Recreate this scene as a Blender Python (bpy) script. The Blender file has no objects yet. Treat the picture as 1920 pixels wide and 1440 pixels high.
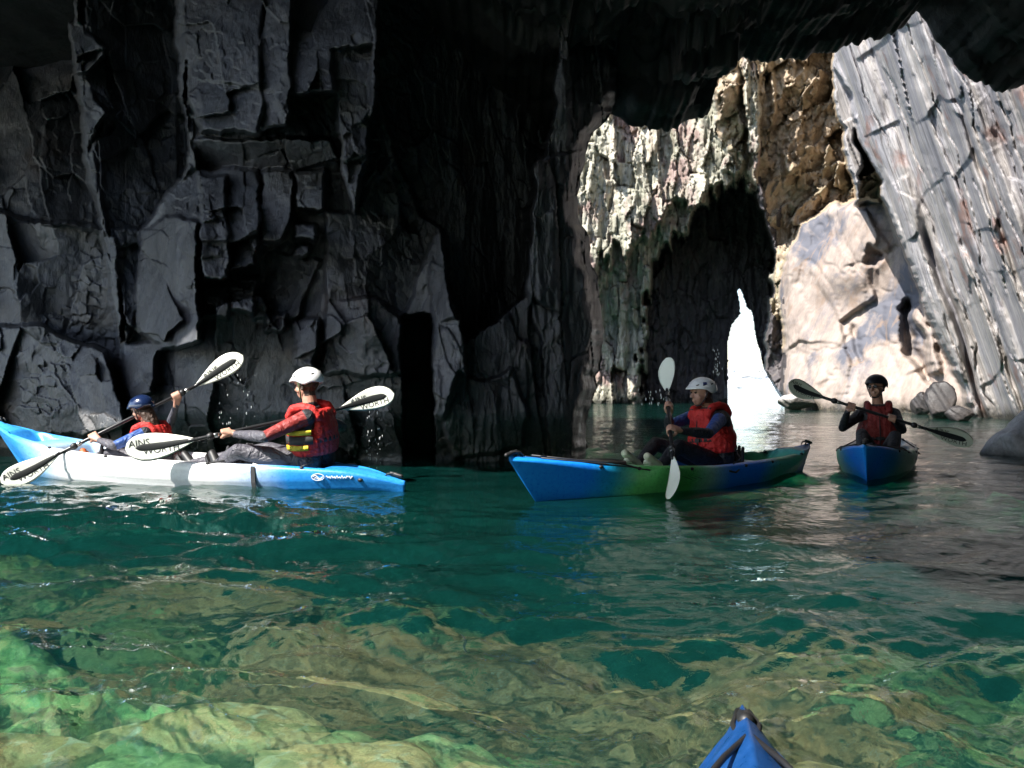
import bpy, bmesh, math, random
import numpy as np
from mathutils import Vector, Matrix
random.seed(7); np.random.seed(7)
S = bpy.context.scene
COL = S.collection
F = 1663.0; CX = 960.0; CY = 722.0; CH = 0.85          # lens in photo pixels, eye height above the water

def P(px, py, Y):
    return Vector(((px-CX)/F*Y, Y, CH+(CY-py)/F*Y))

# ---------------------------------------------------------------- camera, sky, sun, exposure
cd = bpy.data.cameras.new('camera'); cam = bpy.data.objects.new('camera', cd); COL.objects.link(cam)
cd.sensor_width = 36; cd.lens = 36*F/1920; cd.clip_start = 0.05; cd.clip_end = 6000
cam.location = (0, 0, CH); cam.rotation_euler = (math.radians(90), 0, 0); cd.shift_y = (722-720)/1920*-1*-1
S.camera = cam
SUN = Vector((-0.56, -0.40, 0.725)).normalized()
W = bpy.data.worlds.new('World'); S.world = W; W.use_nodes = True
nt = W.node_tree; nt.nodes.clear()
o = nt.nodes.new('ShaderNodeOutputWorld'); bg = nt.nodes.new('ShaderNodeBackground')
sky = nt.nodes.new('ShaderNodeTexSky'); sky.sky_type = 'NISHITA'; sky.sun_disc = False
sky.sun_elevation = math.asin(SUN.z); sky.sun_rotation = math.atan2(SUN.x, SUN.y)
sky.air_density = 1.0; sky.dust_density = .7
bg.inputs[1].default_value = 0.15
nt.links.new(sky.outputs[0], bg.inputs[0]); nt.links.new(bg.outputs[0], o.inputs[0])
sl = bpy.data.lights.new('sun', 'SUN'); so = bpy.data.objects.new('sun', sl); COL.objects.link(so)
sl.energy = 4.9; sl.angle = math.radians(0.5); sl.color = (1, .955, .88)
so.rotation_euler = SUN.to_track_quat('Z', 'Y').to_euler(); so.location = (-10, -8, 30)
S.view_settings.view_transform = 'Standard'; S.view_settings.look = 'None'
S.view_settings.gamma = 1; S.view_settings.use_curve_mapping = False
S.view_settings.exposure = 1.4
S.cycles.use_denoising = True
S.cycles.max_bounces = 8; S.cycles.diffuse_bounces = 3; S.cycles.glossy_bounces = 4
S.cycles.transmission_bounces = 6; S.cycles.transparent_max_bounces = 10
S.cycles.sample_clamp_indirect = 4.0; S.cycles.blur_glossy = 0.3
S.cycles.caustics_reflective = False

# ---------------------------------------------------------------- numpy noise
def h32(ix, iy, seed):
    ix = ix.astype(np.int64).astype(np.uint32); iy = iy.astype(np.int64).astype(np.uint32)
    h = ix*np.uint32(374761393)+iy*np.uint32(668265263)+np.uint32((seed*2246822519) & 0xffffffff)
    h = (h ^ (h >> np.uint32(13)))*np.uint32(1274126177); h = h ^ (h >> np.uint32(16))
    h = h*np.uint32(2654435761); h ^= h >> np.uint32(15)
    return (h & np.uint32(0xffffff)).astype(np.float64)/0xffffff
def vnoise(x, y, seed=0):
    ix = np.floor(x); iy = np.floor(y); fx = x-ix; fy = y-iy
    fx = fx*fx*(3-2*fx); fy = fy*fy*(3-2*fy)
    a = h32(ix, iy, seed); b = h32(ix+1, iy, seed); c = h32(ix, iy+1, seed); d = h32(ix+1, iy+1, seed)
    return (a*(1-fx)+b*fx)*(1-fy)+(c*(1-fx)+d*fx)*fy-.5
def fbm(x, y, seed=0, octs=5, gain=.5):
    s = 0; a = 1
    for i in range(octs):
        s = s+a*vnoise(x, y, seed+i*17); x = x*2.03+5.1; y = y*2.03+1.7; a *= gain
    return s
def worley(u, v, seed=0, manh=.5):
    iu = np.floor(u); iv = np.floor(v)
    F1 = np.full(u.shape, 9.); F2 = np.full(u.shape, 9.); cu = np.zeros(u.shape); cv = np.zeros(u.shape); du = np.zeros(u.shape); dv = np.zeros(u.shape)
    for a in (-1, 0, 1):
        for b in (-1, 0, 1):
            gu = iu+a; gv = iv+b
            x = u-(gu+.1+.8*h32(gu, gv, seed)); y = v-(gv+.1+.8*h32(gu, gv, seed+1))
            d = (1-manh)*np.sqrt(x*x+y*y)+manh*np.maximum(abs(x), abs(y))
            n = d < F1
            F2 = np.where(n, F1, np.minimum(F2, d)); F1 = np.where(n, d, F1)
            cu = np.where(n, gu, cu); cv = np.where(n, gv, cv); du = np.where(n, x, du); dv = np.where(n, y, dv)
    return F1, F2, cu, cv, du, dv
def blocky(u, v, su, sv, seed, amp, tilt, crease=.25, manh=.5):
    F1, F2, cu, cv, du, dv = worley(u/su, v/sv, seed, manh)
    h = (h32(cu, cv, seed+5)-.5)*amp+(h32(cu, cv, seed+6)-.5)*2*tilt*du+(h32(cu, cv, seed+7)-.5)*2*tilt*dv
    e = np.clip((F2-F1)/.04, 0, 1)
    return h-(1-e)*amp*crease
def sstep(a, b, x):
    t = np.clip((x-a)/(b-a), 0, 1); return t*t*(3-2*t)
def inpoly(x, y, poly):
    r = np.zeros(x.shape, bool); n = len(poly)
    for i in range(n):
        x0, y0 = poly[i]; x1, y1 = poly[(i+1) % n]
        if y0 == y1: continue
        c = ((y0 > y) != (y1 > y)) & (x < (x1-x0)*(y-y0)/(y1-y0)+x0)
        r ^= c
    return r

# ---------------------------------------------------------------- materials
MATS = {}
def newmat(name):
    m = bpy.data.materials.new(name); m.use_nodes = True; n = m.node_tree
    b = n.nodes['Principled BSDF']; return m, n, b
def N(n, t, **k):
    x = n.nodes.new(t)
    for a, v in k.items(): setattr(x, a, v)
    return x
def noise(n, coord, scale, detail=8, rough=.6, dist=0.):
    x = N(n, 'ShaderNodeTexNoise'); x.inputs['Scale'].default_value = scale; x.inputs['Detail'].default_value = detail
    x.inputs['Roughness'].default_value = rough; x.inputs['Distortion'].default_value = dist
    n.links.new(coord, x.inputs['Vector']); return x.outputs[0]
def ramp(n, fac, stops):
    r = N(n, 'ShaderNodeValToRGB'); e = r.color_ramp.elements
    while len(e) < len(stops): e.new(.5)
    for q, (p, c) in zip(e, stops): q.position = p; q.color = (*c, 1) if len(c) == 3 else c
    n.links.new(fac, r.inputs[0]); return r.outputs[0]
def mixc(n, fac, a, b, mode='MIX'):
    m = N(n, 'ShaderNodeMix', data_type='RGBA', blend_type=mode)
    for s, v in ((0, fac), (6, a), (7, b)):
        if hasattr(v, 'links'): n.links.new(v, m.inputs[s])
        else: m.inputs[s].default_value = v if s == 0 else (*v, 1)
    return m.outputs[2]
def mapping(n, rot=(0, 0, 0), scale=(1, 1, 1)):
    t = N(n, 'ShaderNodeTexCoord'); m = N(n, 'ShaderNodeMapping')
    m.inputs['Scale'].default_value = scale; src = t.outputs['Object']
    if any(rot):
        m0 = N(n, 'ShaderNodeMapping'); m0.inputs['Rotation'].default_value = rot; n.links.new(src, m0.inputs[0]); src = m0.outputs[0]
    n.links.new(src, m.inputs[0]); return m.outputs[0]
def bump(n, b, h, strength, dist, prev=None):
    x = N(n, 'ShaderNodeBump'); x.inputs['Strength'].default_value = strength; x.inputs['Distance'].default_value = dist
    n.links.new(h, x.inputs['Height'])
    if prev: n.links.new(prev, x.inputs['Normal'])
    n.links.new(x.outputs[0], b.inputs['Normal']); return x.outputs[0]

def rock_mat(name, cols, patch=None, streak=None, stretch=(1, 1, .35), rot=(0, 0, 0), sc=1.0, bs=.6, bd=.03, rough=(.45, .8), spec=.5, pf=(.52, .62), tide=.45):
    m, n, b = newmat(name)
    v = mapping(n, rot, stretch); v0 = mapping(n)
    base = ramp(n, noise(n, v, 1.1*sc, 9, .62, .6), [(.3+.4*i/(len(cols)-1), c) for i, c in enumerate(cols)])
    fine = noise(n, v, 9*sc, 8, .7)
    base = mixc(n, .55, base, ramp(n, fine, [(.3, (.25, .25, .25)), (.7, (.8, .8, .8))]), 'OVERLAY')
    if patch:
        f = ramp(n, noise(n, v0, .55*sc, 7, .6, .4), [(pf[0], (0, 0, 0)), (pf[1], (1, 1, 1))])
        base = mixc(n, f, base, patch)
    if streak:
        f = ramp(n, noise(n, v, 3.2*sc, 6, .6, 1.5), [(.56, (0, 0, 0)), (.68, (.8, .8, .8))])
        base = mixc(n, f, base, streak)
    if tide:
        t = N(n, 'ShaderNodeTexCoord'); sx = N(n, 'ShaderNodeSeparateXYZ'); n.links.new(t.outputs['Object'], sx.inputs[0])
        a = N(n, 'ShaderNodeMath', operation='MULTIPLY_ADD'); n.links.new(noise(n, v0, 1.4, 7, .7), a.inputs[0]); a.inputs[1].default_value = -tide*1.6; n.links.new(sx.outputs[2], a.inputs[2])
        mr = N(n, 'ShaderNodeMapRange'); n.links.new(a.outputs[0], mr.inputs[0]); mr.inputs[1].default_value = -tide*.6; mr.inputs[2].default_value = tide*.3; mr.inputs[3].default_value = .9; mr.inputs[4].default_value = 0
        base = mixc(n, mr.outputs[0], base, ramp(n, noise(n, v0, 14, 5), [(.45, (.008, .009, .007)), (.62, (.05, .045, .03)), (.72, (.16, .15, .12))]))
    n.links.new(base, b.inputs['Base Color'])
    r = ramp(n, noise(n, v0, 2.5, 5), [(.3, (rough[0],)*3), (.7, (rough[1],)*3)])
    n.links.new(r, b.inputs['Roughness']); b.inputs['Specular IOR Level'].default_value = spec
    p = bump(n, b, noise(n, v, 5*sc, 12, .68, .3), bs, bd)
    bump(n, b, noise(n, v0, 28*sc, 6, .7), bs*.5, bd*.2, p)
    return m

def plain(name, col, rough=.5, spec=.5, metal=0, bumps=0, bscale=60, coat=0, var=0.0):
    m, n, b = newmat(name)
    v = mapping(n)
    c = mixc(n, noise(n, v, 7, 6), tuple(x*(1-var-.06) for x in col), tuple(min(1, x*(1+var+.06)) for x in col))
    n.links.new(c, b.inputs['Base Color'])
    b.inputs['Roughness'].default_value = rough; b.inputs['Specular IOR Level'].default_value = spec; b.inputs['Metallic'].default_value = metal
    b.inputs['Coat Weight'].default_value = coat
    if bumps: bump(n, b, noise(n, v, bscale, 5), bumps, .01)
    return m

M = {}
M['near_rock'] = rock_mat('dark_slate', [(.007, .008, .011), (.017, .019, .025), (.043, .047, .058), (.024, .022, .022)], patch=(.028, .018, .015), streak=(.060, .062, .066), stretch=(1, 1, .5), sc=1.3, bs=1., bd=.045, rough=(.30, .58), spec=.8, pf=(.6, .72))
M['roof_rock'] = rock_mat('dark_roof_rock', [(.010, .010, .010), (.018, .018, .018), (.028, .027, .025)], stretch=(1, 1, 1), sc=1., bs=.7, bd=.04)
M['cream_rock'] = rock_mat('pale_columnar_rock', [(.13, .12, .085), (.28, .27, .21), (.40, .375, .31), (.27, .215, .16)], patch=(.24, .17, .15), streak=(.115, .10, .07), stretch=(1, .6, .22), sc=.9, bs=1., bd=.12)
M['brown_rock'] = rock_mat('brown_rock', [(.16, .115, .075), (.34, .26, .18), (.48, .40, .30)], patch=(.24, .21, .14), streak=(.42, .36, .27), stretch=(1, .6, .45), sc=.9, bs=1., bd=.12)
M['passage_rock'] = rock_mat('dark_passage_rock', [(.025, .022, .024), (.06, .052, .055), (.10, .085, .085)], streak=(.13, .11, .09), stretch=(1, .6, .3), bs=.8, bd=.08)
M['peach_rock'] = rock_mat('smooth_peach_rock', [(.14, .135, .15), (.245, .20, .175), (.29, .24, .21), (.18, .172, .182)], patch=(.10, .102, .122), streak=(.23, .165, .125), stretch=(1, .6, .28), rot=(0, -.45, 0), sc=.6, bs=.4, bd=.05, rough=(.7, .9), spec=.25, pf=(.50, .58))
M['strata_rock'] = rock_mat('leaning_strata_rock', [(.20, .195, .21), (.31, .30, .32), (.41, .385, .375), (.28, .25, .225)], patch=(.32, .21, .185), streak=(.12, .11, .105), stretch=(1.6, 1.3, .07), rot=(0, .35, 0), sc=1.5, bs=1., bd=.10, rough=(.75, .95), spec=.2, pf=(.58, .68))

# ---------------------------------------------------------------- mesh helpers
def link(name, me, mats=(), parent=None, smooth=True, loc=None):
    o = bpy.data.objects.new(name, me); COL.objects.link(o)
    for m in (mats if isinstance(mats, (list, tuple)) else [mats]): me.materials.append(m)
    if smooth: me.polygons.foreach_set('use_smooth', [True]*len(me.polygons))
    if parent: o.parent = parent
    if loc is not None: o.location = loc
    return o
def tag(o, label=None, cat=None, group=None, kind=None):
    for k, v in (('label', label), ('category', cat), ('group', group), ('kind', kind)):
        if v: o[k] = v
    return o
def empty(name, loc, label, cat, group=None):
    o = bpy.data.objects.new(name, None); COL.objects.link(o); o.location = loc; o.empty_display_size = .1
    return tag(o, label, cat, group)
def grid_mesh(name, X, Y, Z, keep=None, flip=False, matidx=None):
    r, c = X.shape
    v = np.stack([X, Y, Z], -1).reshape(-1, 3)
    i = np.arange(r*c).reshape(r, c)
    q = np.stack([i[:-1, :-1], i[:-1, 1:], i[1:, 1:], i[1:, :-1]], -1)
    if flip: q = q[..., ::-1]
    q = q.reshape(-1, 4)
    if keep is not None: q = q[keep[:-1, :-1].reshape(-1)]
    me = bpy.data.meshes.new(name)
    me.vertices.add(len(v)); me.vertices.foreach_set('co', v.astype(np.float32).ravel())
    me.loops.add(len(q)*4); me.loops.foreach_set('vertex_index', q.astype(np.int32).ravel())
    me.polygons.add(len(q)); me.polygons.foreach_set('loop_start', np.arange(0, len(q)*4, 4, dtype=np.int32))
    if matidx is not None:
        mi = matidx[:-1, :-1].reshape(-1)
        if keep is not None: mi = mi[keep[:-1, :-1].reshape(-1)]
        me.polygons.foreach_set('material_index', mi.astype(np.int32))
    me.update(calc_edges=True); me.validate()
    return me
class MB:
    """collects simple shapes into one mesh"""
    def __init__(s): s.v = []; s.f = []; s.m = []
    def add(s, v, f, m=0):
        k = len(s.v); s.v += [tuple(x) for x in v]; s.f += [tuple(i+k for i in q) for q in f]; s.m += [m]*len(f)
    def cap(s, p0, r0, p1, r1, seg=12, rings=4, m=0):
        p0 = Vector(p0); p1 = Vector(p1); d = p1-p0
        if d.length < 1e-6: d = Vector((0, 0, 1e-5))
        q = d.to_track_quat('Z', 'Y'); vs = []
        rows = []
        for i in range(rings+1):
            a = -math.pi/2+math.pi/2*i/rings; rows.append((p0, r0*math.cos(a), r0*math.sin(a)))
        for i in range(rings+1):
            a = math.pi/2*i/rings; rows.append((p1, r1*math.cos(a), r1*math.sin(a)))
        for c, r, z in rows:
            for j in range(seg):
                t = 2*math.pi*j/seg; vs.append(c+q@Vector((max(r, 1e-5)*math.cos(t), max(r, 1e-5)*math.sin(t), z)))
        fs = []
        for i in range(len(rows)-1):
            for j in range(seg):
                a = i*seg+j; b = i*seg+(j+1) % seg; fs.append((a, b, b+seg, a+seg))
        fs.append(tuple(range(seg))[::-1]); fs.append(tuple(range((len(rows)-1)*seg, len(rows)*seg)))
        s.add(vs, fs, m)
    def ell(s, c, ax, seg=20, rings=12, m=0):
        """ellipsoid, ax = three vectors"""
        c = Vector(c); vs = []; fs = []
        for i in range(rings+1):
            a = -math.pi/2+math.pi*i/rings
            for j in range(seg):
                t = 2*math.pi*j/seg
                vs.append(c+ax[0]*(math.cos(a)*math.cos(t)+1e-6)+ax[1]*(math.cos(a)*math.sin(t))+ax[2]*math.sin(a))
        for i in range(rings):
            for j in range(seg):
                a = i*seg+j; b = i*seg+(j+1) % seg; fs.append((a, b, b+seg, a+seg))
        s.add(vs, fs, m)
    def tube(s, pts, r, seg=8, m=0, closed=False):
        pts = [Vector(p) for p in pts]; n = len(pts); vs = []; fs = []; up = None
        rr = r if isinstance(r, (list, tuple)) else [r]*n
        for i, p in enumerate(pts):
            a = pts[(i-1) % n] if (closed or i > 0) else p; b = pts[(i+1) % n] if (closed or i < n-1) else p
            t = (b-a).normalized()
            if up is None: up = t.orthogonal().normalized()
            up = (up-t*up.dot(t)); up = up.normalized() if up.length > 1e-6 else t.orthogonal().normalized()
            w = t.cross(up)
            for j in range(seg):
                g = 2*math.pi*j/seg; vs.append(p+up*(rr[i]*math.cos(g))+w*(rr[i]*math.sin(g)))
        for i in range(n if closed else n-1):
            for j in range(seg):
                a = i*seg+j; b = i*seg+(j+1) % seg; k = ((i+1) % n)*seg
                fs.append((a, b, k+(j+1) % seg, k+j))
        if not closed: fs.append(tuple(range(seg))[::-1]); fs.append(tuple(range((n-1)*seg, n*seg)))
        s.add(vs, fs, m)
    def box(s, c, ax, m=0):
        c = Vector(c); vs = [c+ax[0]*x+ax[1]*y+ax[2]*z for x in (-1, 1) for y in (-1, 1) for z in (-1, 1)]
        s.add(vs, [(0, 1, 3, 2), (4, 6, 7, 5), (0, 4, 5, 1), (2, 3, 7, 6), (0, 2, 6, 4), (1, 5, 7, 3)], m)
    def mesh(s, name):
        me = bpy.data.meshes.new(name); me.from_pydata(s.v, [], s.f); me.polygons.foreach_set('material_index', s.m); me.update(); return me
    def build(s, name, mats, parent=None, smooth=True):
        """coordinates are world; the parent is an unrotated empty, so subtract its place"""
        if parent is not None:
            L = parent.location if parent.parent is None else parent.parent.location+parent.location
            s.v = [(x-L[0], y-L[1], z-L[2]) for x, y, z in s.v]
        me = s.mesh(name); me.validate(); me.update()
        bm = bmesh.new(); bm.from_mesh(me); bmesh.ops.recalc_face_normals(bm, faces=bm.faces); bm.to_mesh(me); bm.free()
        return link(name, me, mats, parent, smooth)
def evaluated(o):
    dg = bpy.context.evaluated_depsgraph_get(); dg.update()
    return bpy.data.meshes.new_from_object(o.evaluated_get(dg))
def fuse(mb, voxel, smooth=3, name='fused', fac=.5):
    me = mb.mesh(name); o = bpy.data.objects.new(name, me); COL.objects.link(o)
    r = o.modifiers.new('r', 'REMESH'); r.mode = 'VOXEL'; r.voxel_size = voxel
    s = o.modifiers.new('s', 'SMOOTH'); s.iterations = smooth; s.factor = fac
    out = evaluated(o); bpy.data.objects.remove(o); bpy.data.meshes.remove(me); return out

# ================================================================ THE CAVE
def ip(x, pts): return np.interp(x, [p[0] for p in pts], [p[1] for p in pts])

# ---- near left wall with its pillar
ST = 1.9
px = np.concatenate([np.arange(-1500, -60, 12.), np.arange(-60, 1145, ST)])
py = np.concatenate([np.arange(-420, -20, 8.), np.arange(-20, 900, ST), np.arange(900, 1010, 8.)])
PX, PY = np.meshgrid(px, py)
EDGE = [(-400, 1250), (0, 1200), (150, 1165), (210, 1146), (250, 1110), (290, 1100), (340, 1090), (420, 1085), (450, 1098), (480, 1112), (520, 1124), (600, 1131), (660, 1131), (720, 1120), (800, 1106), (860, 1096), (950, 1090), (1010, 1088)]
edge = ip(py, EDGE)[:, None]+np.interp(py, py, fbm(py/45., py*0, 3, 3)*16)[:, None]
# columns squeeze to the pillar's edge
PXe = np.where(PX > 800, 800+(PX-800)*(edge-800)/(1145-800), PX)
base = ip(PXe, [(-1500, 17), (-500, 14.2), (0, 12.0), (150, 11.2), (240, 10.6), (330, 9.9), (700, 9.3), (900, 9.2), (1060, 9.5), (1130, 9.9), (1250, 10.3)])
wx = PXe+fbm(PXe/40, PY/40, 11, 5)*11; wy = PY+fbm(PXe/40, PY/40, 31, 5)*11
D = np.zeros(PX.shape)
def feat(poly, d, gx=0., gy=0., cx=None, cy=None):
    """a bedding block standing d metres proud; gx, gy = growth per 100 px to the right / downwards"""
    global D
    m = inpoly(wx, wy, poly)
    cx = np.mean([p[0] for p in poly]) if cx is None else cx; cy = np.mean([p[1] for p in poly]) if cy is None else cy
    D = np.where(m, d+gx*(PXe-cx)/100+gy*(PY-cy)/100, D)
feat([(-1600, -500), (150, -500), (140, 120), (165, 340), (205, 430), (0, 400), (-1600, 380)], -2.1, -.35, .45)
feat([(-1600, 380), (0, 395), (205, 440), (215, 560), (225, 700), (235, 760), (60, 780), (-1600, 780)], -.35, -.15, .08)
feat([(-1600, 600), (60, 610), (200, 660), (235, 800), (150, 815), (-1600, 800)], .15, .1, .05)
feat([(128, -500), (158, -500), (150, 60), (200, 90), (190, 130), (145, 140)], .35, .9, .1)
feat([(128, 40), (165, 40), (250, 40), (255, 60), (185, 85), (175, 125), (140, 140)], .45, .35, .5)
feat([(146, 140), (205, 200), (180, 240), (165, 280), (150, 200)], .45, .9, .3)
feat([(158, -60), (330, -60), (345, 120), (350, 320), (300, 380), (262, 430), (205, 440), (166, 300), (200, 210), (150, 145), (205, 95), (160, 60)], -.45, -1.15, .12)
feat([(155, 270), (170, 290), (208, 440), (218, 470), (196, 440)], .45, .6, .1)
feat([(210, 430), (262, 425), (262, 480), (250, 600), (235, 640), (215, 560)], .15, -.9, .15)
feat([(196, 440), (216, 445), (222, 540), (225, 640), (205, 580), (198, 500)], .5, .9, .2)
feat([(330, -60), (350, -60), (350, 100), (345, 190), (352, 250), (335, 170)], .5, 2.2, .1)
feat([(350, -60), (500, -60), (492, 170), (490, 250), (375, 252), (350, 180)], 1.0, .42, .22)
feat([(372, 150), (488, 165), (484, 250), (376, 250)], 1.22, .30, .45)
feat([(498, -60), (560, -60), (545, 60), (548, 130), (535, 240), (488, 245), (490, 120)], 1.15, .30, .2)
feat([(560, -60), (760, -60), (742, 60), (705, 150), (690, 250), (625, 170), (545, 175), (545, 60)], 1.05, .12, .35)
feat([(620, 90), (700, 80), (690, 300), (660, 400), (640, 300)], 1.0, -.1, .1)
feat([(360, 262), (500, 262), (620, 262), (640, 320), (500, 330), (372, 320)], .05, .2, -.9)
feat([(372, 320), (480, 318), (490, 410), (480, 440), (430, 455), (372, 450), (300, 440), (320, 350)], .45, .30, .55)
feat([(270, 430), (310, 405), (372, 420), (372, 640), (300, 660), (258, 620), (255, 520)], .62, .75, .25)
feat([(372, 330), (424, 330), (424, 455), (376, 455)], .68, .1, .45)
feat([(376, 455), (428, 452), (428, 522), (380, 520)], .92, .05, .2)
feat([(430, 460), (482, 436), (482, 500), (430, 506)], .62, .3, .65)
feat([(432, 520), (484, 515), (478, 590), (432, 580)], .42, .3, .5)
feat([(376, 530), (430, 530), (430, 600), (378, 600)], .36, .2, .3)
feat([(490, 320), (552, 320), (550, 400), (530, 450), (486, 455)], .5, .15, .2)
feat([(556, 320), (608, 315), (606, 392), (556, 392)], .42, .1, .2)
feat([(552, 420), (590, 418), (588, 448), (552, 450)], .7, .2, .9)
feat([(554, 462), (580, 462), (575, 480), (554, 482)], .6, .2, .9)
feat([(488, 470), (600, 490), (560, 590), (480, 600)], .1, .1, .1)
feat([(500, 590), (538, 582), (530, 620), (502, 622)], .36, .2, .3)
feat([(545, 600), (600, 590), (592, 700), (555, 690)], .4, .15, .15)
feat([(610, 560), (700, 560), (750, 600), (752, 700), (610, 700)], .28, .05, .1)
feat([(230, 640), (300, 650), (290, 740), (240, 750)], .35, .4, .2)
feat([(755, 592), (806, 592), (810, 700), (812, 1010), (755, 1010)], -1.9)
feat([(806, 420), (826, 420), (850, 560), (860, 700), (812, 760), (806, 600)], .34, .9, .1)
feat([(815, 610), (862, 600), (880, 700), (870, 760), (830, 790), (812, 780)], .5, .3, .1)
feat([(830, 790), (862, 700), (900, 720), (960, 690), (990, 780), (980, 840), (850, 860)], .2, .05, .1)
feat([(735, -460), (1040, -460), (1040, 200), (1000, 420), (985, 560), (870, 640), (830, 430), (790, 400), (745, 300), (705, 170)], -.9, -.62, 0, 800, 0)
feat([(606, 392), (660, 400), (745, 300), (790, 400), (826, 430), (755, 590), (700, 560), (610, 560)], -.05, -.3, .0)
feat([(1005, 300), (1100, 280), (1090, 420), (1140, 480), (1140, 660), (1100, 900), (1040, 900), (1020, 700), (990, 520)], .12, -.12, 0)
Dm = D.copy()
k = 1                                      # small blur so edges are chipped, not cut by a knife
for _ in range(2):
    D[1:-1, 1:-1] = .25*(D[:-2, 1:-1]+D[2:, 1:-1]+D[1:-1, :-2]+D[1:-1, 2:])*1
U = PXe*.006; V = -PY*.006
lx = U+.10*V; pil = sstep(760, 900, PXe)
wu = lx+fbm(U*1.5, V*1.5, 51, 5)*.10; wv = V+fbm(U*1.5, V*1.5, 61, 5)*.10
bl = blocky(wu+.12*wv, wv-.35*wu, .58, 1.0, 70, .16, .42, .02, .6)+blocky(wu+3, wv, .26, .36, 80, .05, .11, .03, .6)*sstep(-.05, .2, fbm(U*1.1, V*1.1, 97, 3))+blocky(wu*1.1, wv+.3*wu, .10, .12, 90, .03, .04, .1)*sstep(-.02, .22, fbm(U*1.6, V*1.6, 98, 3))
bl2 = blocky(wu, wv, .30, 1.9, 170, .16, .22)+fbm(U*9, V*1.6, 41, 5)*.10+blocky(wu, wv, .11, .3, 190, .03, .04)
smoothm = .45+.55*sstep(-.15, .25, fbm(U*.8, V*.8, 99, 3)+.2)
D = D+np.where(PXe < 235, 1.25, smoothm)*(bl*(1-pil)+bl2*pil)+fbm(U*2.4, V*1.8, 21, 7, .5)*.06+fbm(U*16, V*9, 22, 4)*.008
D -= sstep(770, 860, PY)*.5*(PXe > 230)               # undercut at the waterline
turn = sstep(-34, 0, PXe-edge+fbm(PXe/12, PY/70, 7, 3)*6)**2*1.0+sstep(-40, -5, PXe-edge)*fbm(PXe/9, PY/80, 9, 3)*.2                  # the pillar rounds away at its right edge
Yw = base-D+turn
XX = (PXe-CX)/F*Yw; ZZ = CH+(CY-PY)/F*Yw
# the pillar's hidden side runs back into the chasm
bx = [XX]; by = [Yw]; bz = [ZZ]
for q, (dx, dy) in enumerate([(-.25, .25), (-.5, .7), (-.75, 1.3), (-1.0, 2.0), (-1.4, 2.9), (-2.2, 4), (-3.6, 5.5), (-6, 7.5), (-10, 9)]):
    jn = fbm(py/60.+q*7, py*0+q, 5, 4)[:, None]*.12
    bx.append(XX[:, -1:]+dx+jn); by.append(Yw[:, -1:]+dy); bz.append(ZZ[:, -1:])
me = grid_mesh('cave_wall', np.hstack(bx), np.hstack(by), np.hstack(bz), flip=True)
wall = tag(link('cave_wall', me, M['near_rock']), kind='structure')

# ---- cave roof: underside, arch face, top
SIL = [(-3000, -60), (500, -60), (700, 40), (860, 170), (1000, 225), (1100, 240), (1145, 208), (1165, 222), (1200, 238), (1232, 244), (1262, 246), (1300, 228), (1329, 224), (1331, 142), (1352, 124), (1382, 114), (1396, 108), (1410, 112), (1440, 112), (1470, 108), (1500, 110), (1552, 97), (1590, 88), (1640, 76), (1680, 62), (1697, 44), (1700, 14), (1712, 16), (1740, 44), (1760, 80), (1790, 118), (1830, 152), (1868, 172), (1900, 168), (1960, 150), (2100, 160), (2600, 130)]
YA = 11.5
xs = np.concatenate([np.linspace(-18, -6, 40), np.arange(-5.9, -1, .1), np.arange(-.95, 7.6, .03), np.linspace(7.7, 16, 40)])
# the opening the daylight comes through: edge of the roof on the camera's side
EDG = [(-19, 7.6), (-13, 6.9), (-10.1, 6.5), (-5.2, 4.95), (-4.6, 3.4), (-4.5, 1.2), (-3.7, -.3), (-2.9, -1.2), (-2.3, -2.5), (-2.0, -10), (16, -10.5)]
ts = np.linspace(0, 1, 260)**.6
XR, T = np.meshgrid(xs, ts)
y0 = ip(XR, EDG)+fbm(XR*1.3, XR*0, 77, 4)*.5
yend = np.where(XR < .6, 15.5, YA)+fbm(XR*2, XR*0+3, 78, 4)*.15
YR = y0+(yend-y0)*T
pxa = CX+F*XR/YA
zed = CH+(CY-(ip(pxa+fbm(pxa/15, pxa*0, 12, 3)*5, SIL)+fbm(pxa/7, pxa*0, 13, 3)*7+(h32(np.floor(pxa/19), pxa*0, 14)-.5)*9))/F*YA
ZR = zed+np.clip(YA-YR, 0, 9)*.06+sstep(3, 9, YA-YR)*.3
rb = blocky(XR+fbm(XR, YR, 8, 3)*.3, YR, .9, .7, 301, .5, .35)+blocky(XR, YR, .3, .25, 305, .12, .1)+fbm(XR*2, YR*2, 306, 5)*.2
rb = np.where(rb < 0, rb*.25, rb)
ZR += rb*np.clip((YA-YR)/1.2, .06, 1)+np.clip(YA-YR, 0, 1)*.12
rows = [(XR, YR, ZR)]
ex = XR[-1:]; ey = YR[-1:]; ez = ZR[-1:]
back = [(ex, ey+.05+.5*k2+fbm(ex*1.5, ex*0+k2*9, 400+k2, 4)*.5, ez+dz) for k2, dz in enumerate((.25, .8, 1.6, 2.6))]
fx = XR[:1]; fy = YR[:1]; fz = ZR[:1]
front = [(fx, fy-.1*k2+fbm(fx*1.2, fx*0+k2*5, 500+k2, 4)*.4, fz+dz) for k2, dz in enumerate((2.6, 1.6, .8, .3))]
allr = front+rows+back+[(ex, front[0][1]*.5+ey*.5, ez*0+9.)]+[front[0]]
me = grid_mesh('cave_roof', np.vstack([a[0] for a in allr]), np.vstack([a[1] for a in allr]), np.vstack([a[2] for a in allr]), flip=True)
tag(link('cave_roof', me, M['roof_rock']), kind='structure')

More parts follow.
